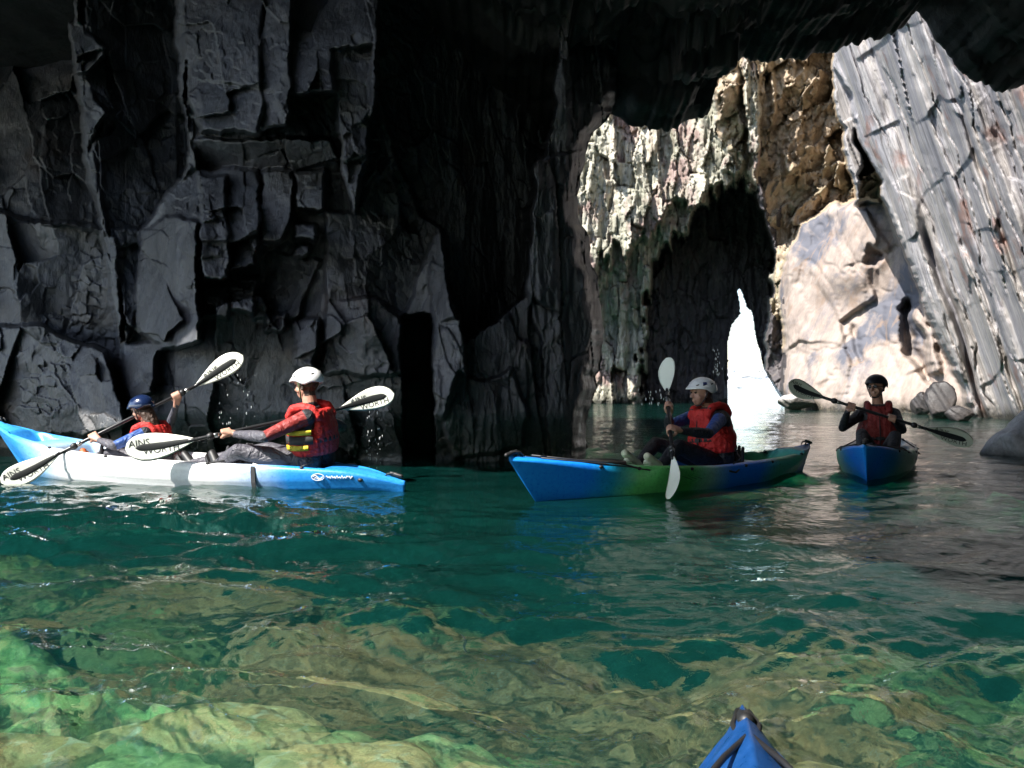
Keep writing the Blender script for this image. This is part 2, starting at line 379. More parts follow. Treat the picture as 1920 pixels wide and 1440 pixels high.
# ---- unseen roof slab added behind the opening to cut frontal sky light
uu = np.linspace(-22, 2, 130); vv = np.linspace(0, 1, 60); UU, VV = np.meshgrid(uu, vv)
yb = -4.6-10*VV+fbm(UU*.6, UU*0, 861, 4)*1.2*(1-VV)
zb = 6.3+blocky(UU, yb, 1.2, 1.2, 862, .6, .5)+fbm(UU, yb, 863, 4)*.4
rw = [(UU[:1], yb[:1]-.6, zb[:1]+3), (UU[:1], yb[:1]-.1, zb[:1]+1)]+[(UU, yb, zb)]+[(UU[-1:], yb[-1:], zb[-1:]+3), (UU[:1], yb[:1]-.6, zb[:1]+3)]
tag(link('added_roof_blocker', grid_mesh('added_roof_blocker', np.vstack([a[0] for a in rw]), np.vstack([a[1] for a in rw]), np.vstack([a[2] for a in rw]), flip=True), M['roof_rock']), kind='structure')

# ---- unseen wall added right of and behind the camera, keeps daylight to the left
uu = np.linspace(0, 1, 150); vv = np.linspace(-2, 9.5, 70); UU, VV = np.meshgrid(uu, vv)
bx_ = np.interp(UU, [0, .35, .55, .75, 1], [10.2, 10.5, 9, 3, -2.6]); by_ = np.interp(UU, [0, .35, .55, .75, 1], [9.5, 0, -8, -10.8, -10.2])
dd = blocky(UU*26, VV, .8, 1.2, 881, .5, .4)+fbm(UU*30, VV*1.2, 882, 5)*.5
nx_ = np.interp(UU, [0, .5, .75, 1], [-1, -.8, 0, 0]); ny_ = np.interp(UU, [0, .5, .75, 1], [0, .5, 1, 1])
tag(link('added_wall_blocker', grid_mesh('added_wall_blocker', bx_+nx_*dd, by_+ny_*dd, VV), M['near_rock']), kind='structure')

# ---- sunlit chasm beyond the arch
ST2 = 1.9
px = np.concatenate([np.arange(560, 1070, 5.), np.arange(1070, 1480, ST2), np.arange(1480, 1600, 1.1), np.arange(1600, 1960, ST2), np.arange(1960, 2900, 14.)])
py = np.concatenate([np.arange(-760, 0, 9.), np.arange(0, 830, ST2), np.arange(830, 960, 8.)])
PX, PY = np.meshgrid(px, py)
PX = PX+np.clip((PX-1480)/120, 0, 1)*np.clip(PY-100, -100, 900)*.355        # rows of vertices follow the leaning beds
wx = PX+fbm(PX/30, PY/30, 211, 6)*11; wy = PY+fbm(PX/30, PY/30, 231, 6)*11
wyj = PY+fbm(PX/9, PY/60, 233, 5)*42+blocky(PX, PY*0+1, 13, 50, 234, 36, 0, 0)   # ragged hanging lower lip
Yc = ip(PX, [(760, 40), (1100, 38.5), (1250, 37), (1345, 35.5), (1500, 34), (2900, 34)])
mat = np.zeros(PX.shape, int)
lip = ip(PX, [(700, 560), (1100, 560), (1130, 480), (1180, 470), (1210, 455), (1262, 398), (1330, 372), (1400, 340), (1460, 335)])
under = (wyj > lip) & (PX < 1470)
Yc = np.where(under, Yc+1.6+np.clip((PY-lip)/140, 0, 1)*1.4, Yc)
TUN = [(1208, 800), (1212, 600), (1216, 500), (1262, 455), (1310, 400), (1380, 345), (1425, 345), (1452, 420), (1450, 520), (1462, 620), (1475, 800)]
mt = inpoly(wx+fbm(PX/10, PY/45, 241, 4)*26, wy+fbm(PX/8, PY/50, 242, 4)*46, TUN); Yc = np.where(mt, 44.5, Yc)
BRN = [(1326, -800), (1640, -800), (1640, 300), (1600, 400), (1510, 440), (1478, 500), (1470, 640), (1472, 790), (1440, 700), (1432, 640), (1450, 540), (1455, 480), (1430, 400), (1400, 345), (1375, 300), (1340, 250)]
mb = inpoly(wx, wy, BRN)
Yc = np.where(mb, 33.5+np.clip((PY-120)/380, -1, 1.3)*1.8, Yc); mat = np.where(mb, 1, mat)
for poly, d in (([(1392, 100), (1420, 105), (1424, 230), (1420, 330), (1440, 390), (1425, 380), (1404, 280)], 1.1), ([(1440, 100), (1450, 110), (1452, 210), (1444, 215)], .7), ([(1465, 280), (1480, 290), (1492, 310), (1478, 330)], .8), ([(1340, 120), (1385, 118), (1395, 260), (1390, 330), (1350, 320)], .6)):
    m2 = inpoly(wx, wy, poly); Yc = np.where(m2, Yc-d, Yc)
mat = np.where(inpoly(wx, wy, [(1392, 100), (1420, 105), (1424, 230), (1420, 330), (1440, 390), (1425, 380), (1404, 280)]), 0, mat)
PEA = [(1474, 900), (1468, 640), (1462, 560), (1468, 500), (1505, 425), (1560, 385), (1606, 372), (1660, 372), (1700, 420), (1760, 560), (1850, 790), (1850, 900)]
mp = inpoly(wx, wy, PEA)
yp = ip(PX, [(1460, 33.0), (1480, 31.6), (1640, 28.5), (1850, 25.0)])+np.clip((600-PY)/250, -1, 1)*1.0
Yc = np.where(mp, yp, Yc); mat = np.where(mp, 2, mat)
for poly, d in (([(1628, 460), (1650, 478), (1640, 500), (1622, 500)], -.6), ([(1690, 580), (1706, 560), (1735, 640), (1745, 720), (1728, 700), (1700, 660)], -1.2), ([(1705, 590), (1732, 570), (1760, 660), (1762, 700), (1740, 700)], .7), ([(1590, 610), (1600, 612), (1622, 680), (1612, 680)], -.4)):
    m2 = inpoly(wx, wy, poly); Yc = np.where(m2 & mp, Yc-d, Yc)
# leaning strata, coordinates along and across the lean
ac = PX-(PY-100)*.355; al = PY
awc = ac+fbm(PX/60, PY/150, 251, 4)*12
ms = inpoly(wx*.6+PX*.4, wy, [(1562, -60), (1562, 120), (1590, 190), (1606, 290), (1640, 330), (1700, 480), (1760, 640), (1812, 740), (1832, 800), (1840, 960), (2950, 960), (2950, -800), (1562, -800)])
ys = ip(ac, [(1380, 26), (1560, 24.0), (1640, 22.5), (1700, 20.0), (1800, 17.2), (1900, 15.2), (2150, 12.5), (2900, 8)])
for j, (a0, d, pm) in enumerate(((1575, .5, 1), (1620, -.35, 1), (1662, .4, 1), (1705, -.3, 1), (1738, .3, 1), (1800, -.3, 1))):
    ys = ys-d*sstep(a0-9, a0+9, awc)
ys += .9*np.exp(-((awc-1612+(PY-600)*.02)/7)**2)*sstep(400, 470, PY)           # dark fissure between two slabs
ys += .5*np.exp(-((awc-1684)/5)**2)*sstep(300, 420, PY)+.4*np.exp(-((awc-1760)/4)**2)
Yc = np.where(ms, ys, Yc); mat = np.where(ms, 3, mat)
m2 = inpoly(wx, wy, [(1562, 120), (1582, 150), (1618, 280), (1618, 340), (1610, 385), (1590, 300), (1570, 210)]); Yc = np.where(m2, 24.6, Yc); mat = np.where(m2, 3, mat)
m2 = inpoly(wx, wy, [(1600, 240), (1622, 290), (1652, 340), (1654, 372), (1612, 378), (1614, 300)]); Yc = np.where(m2, 26.4, Yc); mat = np.where(m2, 1, mat)
Yd = Yc.copy()
for _ in range(2):
    Yc[1:-1, 1:-1] = .25*(Yc[:-2, 1:-1]+Yc[2:, 1:-1]+Yc[1:-1, :-2]+Yc[1:-1, 2:])
U = PX*.02; V = PY*.02
col = blocky(U+fbm(U, V, 1, 3)*.25, V, .62, 3.2, 601, 1.0, .55)+blocky(U+fbm(U*2, V, 2, 3)*.12, V, .26, 1.0, 611, .5, .3)+blocky(U, V, .12, .3, 612, .13, .1)+fbm(U*5, V*.8, 621, 5)*.3
brn = blocky(U+fbm(U, V, 632, 4)*.6, V+.5*U+fbm(U, V, 633, 4)*.5, .8, 1.2, 631, 1.0, .9, .1, .1)+blocky(U+fbm(U*2, V*2, 634, 3)*.3, V+.3*U, .28, .5, 641, .25, .3, .1, .1)+fbm(U*4, V*3, 651, 5)*.25
Ul = U-.36*V
pea = fbm(U*.5+V*.2, V*.35, 661, 2)*1.1+blocky(Ul+fbm(U, V, 663, 3)*.35, V+.35*U, 1.5, 2.6, 666, .30, .16, .1, .3)+fbm(Ul*1.6, V*.6, 667, 3)*.10-.13*np.exp(-(fbm(Ul*.9, V*.35, 662, 3)/.020)**2)-.10*np.exp(-(fbm(Ul*.8+V*.5, V*.5, 664, 3)/.018)**2)+fbm(Ul*5, V*3, 665, 3)*.035
Us = ac*.012; Vs = al*.012
stn = blocky(Us+fbm(Us, Vs*.5, 3, 3)*.1, Vs, .5, 4.6, 671, .17, .12, .06)+blocky(Us+fbm(Us*2, Vs*.4, 4, 3)*.05, Vs, .2, 2.2, 681, .12, .12, .05)*sstep(-.1, .2, fbm(Us*.8, Vs*.8, 682, 3))+fbm(Us*3.2, Vs*.14, 691, 4)*.10*(.4+1.6*sstep(-.2, .25, fbm(Us*.5, Vs*.5, 695, 3)))+fbm(Us*1.1, Vs*.6, 692, 3)*.14+blocky(Us*1.3+Vs*.3, Vs+Us*.4, 1.1, 1.5, 696, .04, .10, .0)
rl = np.choose(np.minimum(mat, 3), [col, brn, pea, stn])
Yc = Yc-rl*np.where(mt, .7, 1)
Yb = Yc.copy()
for _ in range(1):
    Yb[1:-1, 1:-1] = .25*(Yb[:-2, 1:-1]+Yb[2:, 1:-1]+Yb[1:-1, :-2]+Yb[1:-1, 2:])
fis = np.exp(-(fbm(Us*1.3, Vs*.22, 701, 3)/.022)**2)*.30+np.exp(-(fbm(Us*2.6, Vs*.35, 703, 3)/.03)**2)*.12
Yc = np.where(mat == 3, Yb+fbm(Us*8, Vs*.22, 699, 4)*.07+fbm(Us*5, Vs*4, 698, 4)*.02+fis*0+sum(.45*dp*np.exp(-((ac+fbm(ac*0+q, PY/90, 710+q, 5)*18-a0)/wd_)**2)*sstep(y0_, y0_+60, PY)*sstep(y1_, y1_-60, PY) for q, (a0, dp, wd_, y0_, y1_) in enumerate(((1600, .3, 1.6, 60, 300), (1628, .35, 2, 330, 800), (1650, .3, 1.5, 100, 420), (1672, .4, 2.2, 480, 800), (1700, .3, 1.6, 200, 800), (1722, .25, 1.5, 0, 500), (1745, .35, 2, 300, 800), (1782, .3, 1.6, 100, 600), (1590, .4, 2, 560, 800), (1820, .3, 1.6, 0, 600), (1850, .3, 2, 150, 500)))), Yc)
Yc = np.maximum(Yc, 7.5)
GAP = [(1381, 546), (1386, 541), (1392, 548), (1398, 575), (1408, 582), (1412, 600), (1418, 640), (1424, 655), (1432, 690), (1448, 716), (1470, 748), (1474, 900), (1363, 900), (1364, 720), (1363, 640), (1372, 610), (1388, 585)]
hole = inpoly(PX+fbm(PX/12, PY/12, 701, 3)*3, PY+fbm(PX/12, PY/12, 702, 3)*4, GAP)
Yb = Yc.copy()
for _ in range(2): Yb[1:-1, 1:-1] = .2*(Yb[:-2, 1:-1]+Yb[2:, 1:-1]+Yb[1:-1, :-2]+Yb[1:-1, 2:]+Yb[1:-1, 1:-1])
Yc = np.where(mat == 2, Yb, Yc)
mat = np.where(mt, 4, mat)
XX = (PX-CX)/F*Yc; ZZ = CH+(CY-PY)/F*Yc
me = grid_mesh('chasm_wall', XX, Yc, ZZ, keep=~hole, matidx=mat, flip=True)
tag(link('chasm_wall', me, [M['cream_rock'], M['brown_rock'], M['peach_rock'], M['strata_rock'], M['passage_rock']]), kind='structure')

# walls of the far passage behind that gap (real thickness of the headland)
gp = [Vector(((x-CX)/F*44.6, 44.6, CH+(CY-y)/F*44.6)) for x, y in GAP]
mbx = MB(); vs = []
ctr = Vector((sum(p.x for p in gp)/len(gp), 44.6, 2.2))
for j, (yy, sc) in enumerate(((44.9, .985), (46.5, 1.3), (49, 1.7))):
    for p in gp: vs.append(Vector(((ctr.x+(p.x-ctr.x)*sc)*yy/44.6, yy, ctr.z+(p.z-ctr.z)*sc*1.1)))
n = len(gp); fs = [(i+n*j, (i+1) % n+n*j, (i+1) % n+n*(j+1), i+n*(j+1)) for j in range(2) for i in range(n)]
mbx.add(vs, fs); tag(mbx.build('passage_wall', M['brown_rock']), kind='structure')

# faint pale headland out at sea, seen through the gap
hx = np.linspace(20, 160, 90); hz = np.linspace(0, 1, 14)
HX, HZ = np.meshgrid(hx, hz)
top = 9+fbm(HX/18, HX*0, 801, 5)*8
me = grid_mesh('headland', HX, 260+HZ*14+fbm(HX/6, HZ*5, 802, 5)*6, HZ*top-1)
M['pale_cliff'] = rock_mat('pale_sea_cliff', [(.45, .46, .48), (.62, .62, .62), (.7, .7, .68)], sc=.1, bs=.3, tide=0)
tag(link('headland', me, M['pale_cliff']), kind='structure')

# ================================================================ WATER AND SEABED
def water_h(x, y):
    r = np.sqrt(x*x+y*y); h = np.zeros(x.shape); rs = np.random.RandomState(5)
    wxx = x+fbm(x*.5, y*.5, 901, 3)*.8; wyy = y+fbm(x*.5, y*.5, 902, 3)*.8
    amp_mod = .55+1.1*sstep(-.3, .3, fbm(x*.35, y*.35, 905, 3))
    for i in range(46):
        L = .075*(18 ** rs.rand()); a = rs.normal(math.pi/2+.15, .75); ph = rs.rand()*6.28
        kx = math.cos(a)*6.283/L; ky = math.sin(a)*6.283/L
        A = .00058*L**.68/.22
        fade = np.clip(1.6-r*.05/L*.25, 0, 1)
        s = np.sin(kx*wxx+ky*wyy+ph); h += A*(1-abs(s)**1.3*1.0)*fade if i % 3 == 0 else A*s*fade
    h *= amp_mod*(1+1.9*np.exp(-((x+2.4)/2.3)**2-((y-5.6)/1.7)**2))
    h += fbm(x*2.2, y*3.4, 910, 4)*.010*np.clip(1-r/40, 0, 1)
    return h*np.clip(1.15-r/220, 0, 1)*(1-.55*sstep(9, 20, r))*(1+1.0*sstep(4, 2.6, r))*(1-.25*sstep(-.8, .6, x)*sstep(3, 4.5, r))
ang = np.radians(np.concatenate([np.arange(-180, -42, 6.), np.arange(-42, -35, 1.), np.arange(-35, 35, .085), np.arange(35, 42, 1.), np.arange(42, 181, 6.)]))
rad = np.concatenate([[.02, .3, .7], 1.0*np.exp(np.linspace(0, math.log(70), 460)), 70*np.exp(np.linspace(.08, math.log(60), 30))])
A_, R_ = np.meshgrid(ang, rad)
X = np.sin(A_)*R_; Y = np.cos(A_)*R_
me = grid_mesh('water', X, Y, water_h(X, Y))
m, n, b = newmat('sea_water'); n.nodes.remove(b)
out = n.nodes['Material Output']
fr = N(n, 'ShaderNodeFresnel'); fr.inputs[0].default_value = 1.333
gl = N(n, 'ShaderNodeBsdfGlossy'); gl.inputs['Roughness'].default_value = .012
rf = N(n, 'ShaderNodeBsdfRefraction'); rf.inputs['IOR'].default_value = 1.333; rf.inputs['Roughness'].default_value = 0; rf.inputs['Color'].default_value = (.93, .985, .97, 1)
tr = N(n, 'ShaderNodeBsdfTransparent'); tr.inputs['Color'].default_value = (.93, .985, .97, 1)
df = N(n, 'ShaderNodeBsdfDiffuse'); df.inputs['Color'].default_value = (.012, .155, .135, 1)
v = mapping(n)
bm_ = N(n, 'ShaderNodeBump'); bm_.inputs['Strength'].default_value = .5; bm_.inputs['Distance'].default_value = .02
n.links.new(noise(n, v, 12, 4, .5, .4), bm_.inputs['Height'])
for x in (fr, gl, rf): n.links.new(bm_.outputs[0], x.inputs['Normal'])
m1 = N(n, 'ShaderNodeMixShader'); m1.inputs[0].default_value = .68
n.links.new(rf.outputs[0], m1.inputs[1]); n.links.new(tr.outputs[0], m1.inputs[2])
m2 = N(n, 'ShaderNodeMixShader'); m2.inputs[0].default_value = .10
n.links.new(m1.outputs[0], m2.inputs[1]); n.links.new(df.outputs[0], m2.inputs[2])
m3 = N(n, 'ShaderNodeMixShader'); n.links.new(fr.outputs[0], m3.inputs[0]); n.links.new(m2.outputs[0], m3.inputs[1]); n.links.new(gl.outputs[0], m3.inputs[2])
n.links.new(m3.outputs[0], out.inputs[0])
ab = N(n, 'ShaderNodeVolumeAbsorption'); ab.inputs[0].default_value = (.36, .86, .83, 1); ab.inputs[1].default_value = .30
n.links.new(ab.outputs[0], out.inputs['Volume'])
tag(link('water', me, m), kind='structure')

# seabed
m, n, b = newmat('seabed_stone')
v = mapping(n)
c = ramp(n, noise(n, v, 1.9, 7, .62, 1.6), [(.34, (.035, .06, .025)), (.41, (.08, .15, .04)), (.48, (.20, .32, .10)), (.55, (.34, .40, .14)), (.60, (.40, .28, .14)), (.66, (.20, .16, .09)), (.72, (.55, .48, .36))])
c = mixc(n, ramp(n, noise(n, v, 5, 5, .6, 1.5), [(.55, (0, 0, 0)), (.62, (.8, .8, .8))]), c, (.09, .08, .045))
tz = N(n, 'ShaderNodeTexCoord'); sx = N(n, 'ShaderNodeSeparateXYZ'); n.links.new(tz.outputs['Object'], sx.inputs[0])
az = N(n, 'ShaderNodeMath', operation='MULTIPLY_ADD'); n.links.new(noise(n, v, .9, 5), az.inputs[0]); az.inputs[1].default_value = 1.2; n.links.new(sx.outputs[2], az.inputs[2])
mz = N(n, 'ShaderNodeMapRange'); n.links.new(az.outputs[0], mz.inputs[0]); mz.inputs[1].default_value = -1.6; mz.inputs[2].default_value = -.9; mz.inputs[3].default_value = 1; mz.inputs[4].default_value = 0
c = mixc(n, mz.outputs[0], c, (.022, .035, .022))     # darkens with depth: dimness of deep water put into the bed colour
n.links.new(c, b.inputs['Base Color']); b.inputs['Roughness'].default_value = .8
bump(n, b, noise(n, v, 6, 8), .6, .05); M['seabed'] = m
M['weedy_stone'] = rock_mat('weedy_green_stone', [(.05, .075, .03), (.15, .22, .07), (.31, .36, .14), (.46, .42, .23)], patch=(.05, .08, .03), streak=(.10, .20, .04), stretch=(1, 1, 1), sc=2., bs=.8, bd=.04, tide=0)
M['brown_stone'] = rock_mat('brown_seabed_stone', [(.10, .055, .025), (.46, .24, .09), (.72, .44, .20), (.40, .25, .10)], patch=(.12, .15, .06), streak=(.62, .52, .38), stretch=(1, 1, 1), sc=1.8, bs=.8, bd=.04, tide=0)
sa = np.radians(np.arange(-48, 48.1, .5)); sr = np.exp(np.linspace(math.log(.8), math.log(90), 260))
A_, R_ = np.meshgrid(sa, sr); X = np.sin(A_)*R_; Y = np.cos(A_)*R_
depth = -1.0-.45*sstep(-.6, -1.6, X)-2.3*sstep(3.4, 4.8, Y-1.7*sstep(-.5, -1.3, X)*sstep(-6, -3, X))-1.2*sstep(6, 11, Y)+.9*sstep(-1.0, -3.2, X)*sstep(9, 5, Y)+2.3*sstep(11, 17, Y)-.9*np.exp(-((X-.4)/1.3)**2)*sstep(2.6, 4.2, Y)*sstep(9, 6, Y)+.3*sstep(.8, 2.5, X)*sstep(5, 3, Y)
Z = depth+blocky(X+fbm(X, Y, 5, 3)*.4, Y, .8, .8, 950, .24, .22, .2, .2)+blocky(X, Y, .3, .3, 951, .14, .12, .5, .1)+fbm(X*1.2, Y*1.2, 955, 5)*.35
Z = np.minimum(Z, -.25)
me = grid_mesh('seabed', X, Y, Z)
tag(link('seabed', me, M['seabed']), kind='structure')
me = grid_mesh('deep_seabed', np.array([[-4000., 4000.], [-4000., 4000.]]), np.array([[-500., -500.], [4500., 4500.]]), np.full((2, 2), -6.))
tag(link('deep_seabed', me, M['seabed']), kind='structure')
# ================================================================ KAYAKS
M['black_rubber'] = plain('black_rubber', (.012, .012, .013), .5)
M['black_web'] = plain('black_webbing', (.018, .018, .02), .75)
M['white_print'] = plain('white_print', (.75, .75, .75), .5)
M['steel'] = plain('steel_fitting', (.5, .5, .5), .3, metal=1)
M['grey_pad'] = plain('grey_seat_pad', (.03, .03, .035), .8)

def hull_mat(name, stops, L, warp=.25, zfade=None):
    m, n, b = newmat(name)
    t = N(n, 'ShaderNodeTexCoord'); sx = N(n, 'ShaderNodeSeparateXYZ'); n.links.new(t.outputs['Object'], sx.inputs[0])
    nz = noise(n, t.outputs['Object'], 2.2, 4, .6, .8)
    a = N(n, 'ShaderNodeMath', operation='MULTIPLY_ADD'); n.links.new(nz, a.inputs[0]); a.inputs[1].default_value = warp; n.links.new(sx.outputs[0], a.inputs[2])
    mr = N(n, 'ShaderNodeMapRange'); n.links.new(a.outputs[0], mr.inputs[0]); mr.inputs[1].default_value = -L/2+warp/2; mr.inputs[2].default_value = L/2+warp/2
    c = ramp(n, mr.outputs[0], stops)
    sc = noise(n, t.outputs['Object'], 40, 6, .7)
    c = mixc(n, .35, c, ramp(n, sc, [(.35, (.3, .3, .3)), (.6, (.7, .7, .7))]), 'OVERLAY')
    n.links.new(c, b.inputs['Base Color']); b.inputs['Roughness'].default_value = .32
    r = ramp(n, sc, [(.35, (.25,)*3), (.65, (.5,)*3)]); n.links.new(r, b.inputs['Roughness'])
    bump(n, b, noise(n, t.outputs['Object'], 25, 4), .12, .01)
    return m

def kayak(name, bow, stern, label, group, mat, gun, wid, keel=-.10, rakeb=.8, rakes=.6, wells=(), group2=None, roll=0., peak=0.):
    bow = Vector((*bow, 0)); stern = Vector((*stern, 0)); d = bow-stern; L = d.length
    root = empty('kayak', (bow+stern)/2, label, 'kayak', group); root.rotation_euler = (roll, 0, math.atan2(d.y, d.x))
    nt_ = 170; t = np.linspace(0, 1, nt_)
    t = .5-.5*np.cos(t*math.pi)*(1-.0)*1.0; t = .5*t+.5*np.linspace(0, 1, nt_)
    g = ip(t, gun); g = np.convolve(np.pad(g, 5, 'edge'), np.ones(11)/11, 'valid')
    e0 = np.abs(2*t-1); w = wid*(1-e0**2.3)**.85+.006
    k = keel*(1-e0**3.5)-.02*e0
    k = np.minimum(k, g-.04)
    ex = 2.7-1.55*e0**2
    rows = []
    def deckz(x, y, gg, ww):
        z = gg
        for (xa, xb, hw, dp) in wells:
            fx = sstep(xa, xa+.10, x)*sstep(xb, xb-.10, x); fy = sstep(hw+.03, hw-.03, abs(y))
            z = z-dp*fx*fy
        return z
    ns, nd = 18, 22
    for s in np.linspace(0, 1, ns):
        a = s*math.pi/2; y = w*np.sin(a)**(2/ex); z = k+(g-k)*(1-np.cos(a)**(2/ex))
        z = z-.008*np.exp(-((s-.72)/.05)**2)*0; y = y-.010*np.exp(-((s-.70)/.035)**2)*(1-e0**2)   # moulded groove
        rows.append((y, z))
    for bb in np.linspace(0, 1, nd)[1:]:
        y = w*(1-bb); ctr_ = .022*(1-((bb-.12)/.12)**2) if bb < .24 else 0
        crown = .035*np.sin(bb*math.pi/2)*e0**1.5
        x = (t-.5)*L
        z = deckz(x, y, g, w)+max(0, ctr_)*(1-e0**6)+crown+peak*sstep(.80, .93, t)*bb*np.minimum(1, w/.09)
        rows.append((y, z))
    full = rows+[(-y, z) for y, z in rows[::-1][1:]]
    Yk = np.array([r[0] for r in full]); Zk = np.array([r[1] for r in full]); Tk = np.tile(t, (len(full), 1)); Gk = np.tile(g, (len(full), 1))
    Xk = (Tk-.5)*L-rakeb*sstep(.72, 1, Tk)*np.clip(Gk-Zk, 0, 9)+rakes*sstep(.28, 0, Tk)*np.clip(Gk-Zk, 0, 9)
    me = grid_mesh('hull', Xk, Yk, Zk)
    bm = bmesh.new(); bm.from_mesh(me); bmesh.ops.remove_doubles(bm, verts=bm.verts, dist=.0006); bmesh.ops.holes_fill(bm, edges=bm.edges, sides=0); bmesh.ops.recalc_face_normals(bm, faces=bm.faces); bm.to_mesh(me); bm.free()
    link('hull', me, mat, root)
    G = lambda x: float(np.interp(x/L+.5, t, g)); Wd = lambda x: float(np.interp(x/L+.5, t, w))
    return root, L, G, Wd
def kpart(root, name, mb, mat, smooth=True, parent=None):
    me = mb.mesh(name); bm = bmesh.new(); bm.from_mesh(me); bmesh.ops.recalc_face_normals(bm, faces=bm.faces); bm.to_mesh(me); bm.free()
    return link(name, me, mat, parent or root, smooth)
def kline(root, name, pts, r, mat='black_rubber'):
    mb = MB(); mb.tube(pts, r, 6); return kpart(root, name, mb, M[mat])
def knob(root, name, p, r, mat='black_rubber'):
    mb = MB(); mb.ell(p, (Vector((r*1.5, 0, 0)), Vector((0, r, 0)), Vector((0, 0, r))), 10, 6); return kpart(root, name, mb, M[mat])
def hatch(root, x, z, r):
    mb = MB(); seg = 28; vs = []; prof = [(0, .028), (.6, .026), (.68, .016), (.8, .018), (.9, .03), (1, .026), (1.03, 0), (1.03, -.03)]
    for q, h in prof:
        for j in range(seg): a = 2*math.pi*j/seg; vs.append((x+r*q*math.cos(a), r*q*math.sin(a), z+h))
    mb.add(vs, [(i*seg+j, i*seg+(j+1) % seg, (i+1)*seg+(j+1) % seg, (i+1)*seg+j) for i in range(len(prof)-1) for j in range(seg)])
    kpart(root, 'hatch_cover', mb, M['black_rubber'])
def seat(root, x, z, h=.22):
    mb = MB()
    for j in range(7):
        y = -.17+.34*j/6; mb.cap((x-.05+.05*abs(y)/.17, y, z), .022, (x-.10+.07*abs(y)/.17, y*.95, z+h-.1*abs(y)), .018, 8, 2)
    me = fuse(mb, .012, 2); link('seat_back', me, M['grey_pad'], root)
    mb = MB(); mb.box((x+.13, 0, z-.02), (Vector((.17, 0, 0)), Vector((0, .17, 0)), Vector((0, 0, .018)))); kpart(root, 'seat_pad', mb, M['grey_pad'], False)
def toe(root, x, G, Wd, end=1, flat=False):
    z = G(x)+.03; mb = MB()
    if flat:
        z = G(x)+.03
        mb.cap((x-.05, 0, z+.022), .012, (x+.045, 0, z-.006), .013, 12, 4)
        for sg in (1, -1): mb.tube([(x+.02, sg*.008, z+.01), (x-.05, sg*.018, z+.016), (x-.10, sg*.012, z+.014), (x-.12, 0, z+.03), (x-.2, -sg*.035, z+.03), (x-.3, -sg*.07, z+.03)], .0042, 6)
        return kpart(root, 'carry_handle', mb, M['black_rubber'])
    mb.tube([(x-.07*end, .02, z), (x-.04*end, .022, z+.03), (x+.03*end, .0, z+.035), (x+.05*end, 0, z+.01), (x-.04*end, -.022, z+.03), (x-.07*end, -.02, z)], .007, 6)
    mb.cap((x-.02*end, 0, z+.034), .014, (x+.07*end, 0, z+.012), .016, 10, 3)
    kpart(root, 'carry_handle', mb, M['black_rubber'])

M['wet_rock'] = rock_mat('dark_wet_boulder', [(.012, .011, .012), (.028, .024, .024), (.045, .036, .032)], sc=1.6, stretch=(1, 1, 1), tide=0)
BL = (.006, .19, .80); BL2 = (.01, .16, .62); WH = (.80, .80, .80)
# ---- tandem on the left
tand, L, G, Wd = kayak('k', (-4.98, 8.5), (-.84, 6.98), 'blue and white tandem kayak carrying two paddlers beside the dark rock wall', None,
    hull_mat('blue_white_polyethylene', [(0, (.02, .22, .62)), (.20, (.02, .24, .68)), (.30, (.45, .55, .70)), (.36, WH), (.72, WH), (.80, (.25, .50, .80)), (.88, (.03, .27, .70)), (1, (.05, .33, .75))], 4.41),
    [(0, .055), (.03, .10), (.09, .155), (.2, .185), (.4, .20), (.6, .225), (.75, .27), (.88, .36), (.96, .45), (1, .50)], .385,
    rakeb=.9, rakes=.2, wells=((-1.55, -.95, .20, .09), (-.92, .32, .27, .13), (.42, 1.25, .26, .13), (1.45, 1.85, .14, .12)))
seat(tand, -.62, .13); seat(tand, .72, .14)
mb = MB()                                   # strap over the side
def sidept(s, x, side, Wd, G):
    a = s*math.pi/2; return None
xs_ = -1.02
for (dx) in (0,):
    pts = []
    for q in range(9):
        s = q/8; pts.append((xs_-.015*q/8, Wd(xs_)*(1.0-.0*s)+.006 if q < 5 else Wd(xs_)*(1-.10*(q-4)/4)+.008, G(xs_)+.012-s*.26))
    vs = [];
    for p in pts: vs += [(p[0]-.02, p[1], p[2]), (p[0]+.02, p[1], p[2]), (p[0]+.02, p[1]-.006, p[2]), (p[0]-.02, p[1]-.006, p[2])]
    fs = [(4*i+j, 4*i+(j+1) % 4, 4*i+4+(j+1) % 4, 4*i+4+j) for i in range(8) for j in range(4)]
    mb.add(vs, fs)
kpart(tand, 'side_strap', mb, M['black_web'], False)
kline(tand, 'seat_strap', [(-.70, .17, .32), (-.78, .30, .25), (-.60, .36, .215)], .008, 'black_web')
for xx in (-1.42, -.60, .45, 1.15): knob(tand, 'pad_eye', (xx, Wd(xx)-.012, G(xx)+.018), .012)
kline(tand, 'deck_line', [(-1.42, Wd(-1.42)-.012, G(-1.42)+.028), (-1.47, .2, G(-1.45)+.05), (-1.40, 0, G(-1.4)+.03), (-1.7, -.12, G(-1.7)+.04)], .005)
knob(tand, 'scupper_plug', (-1.88, Wd(-1.88)-.01, G(-1.88)-.035), .016)
toe(tand, 2.12, G, Wd, 1); toe(tand, -2.1, G, Wd, -1)
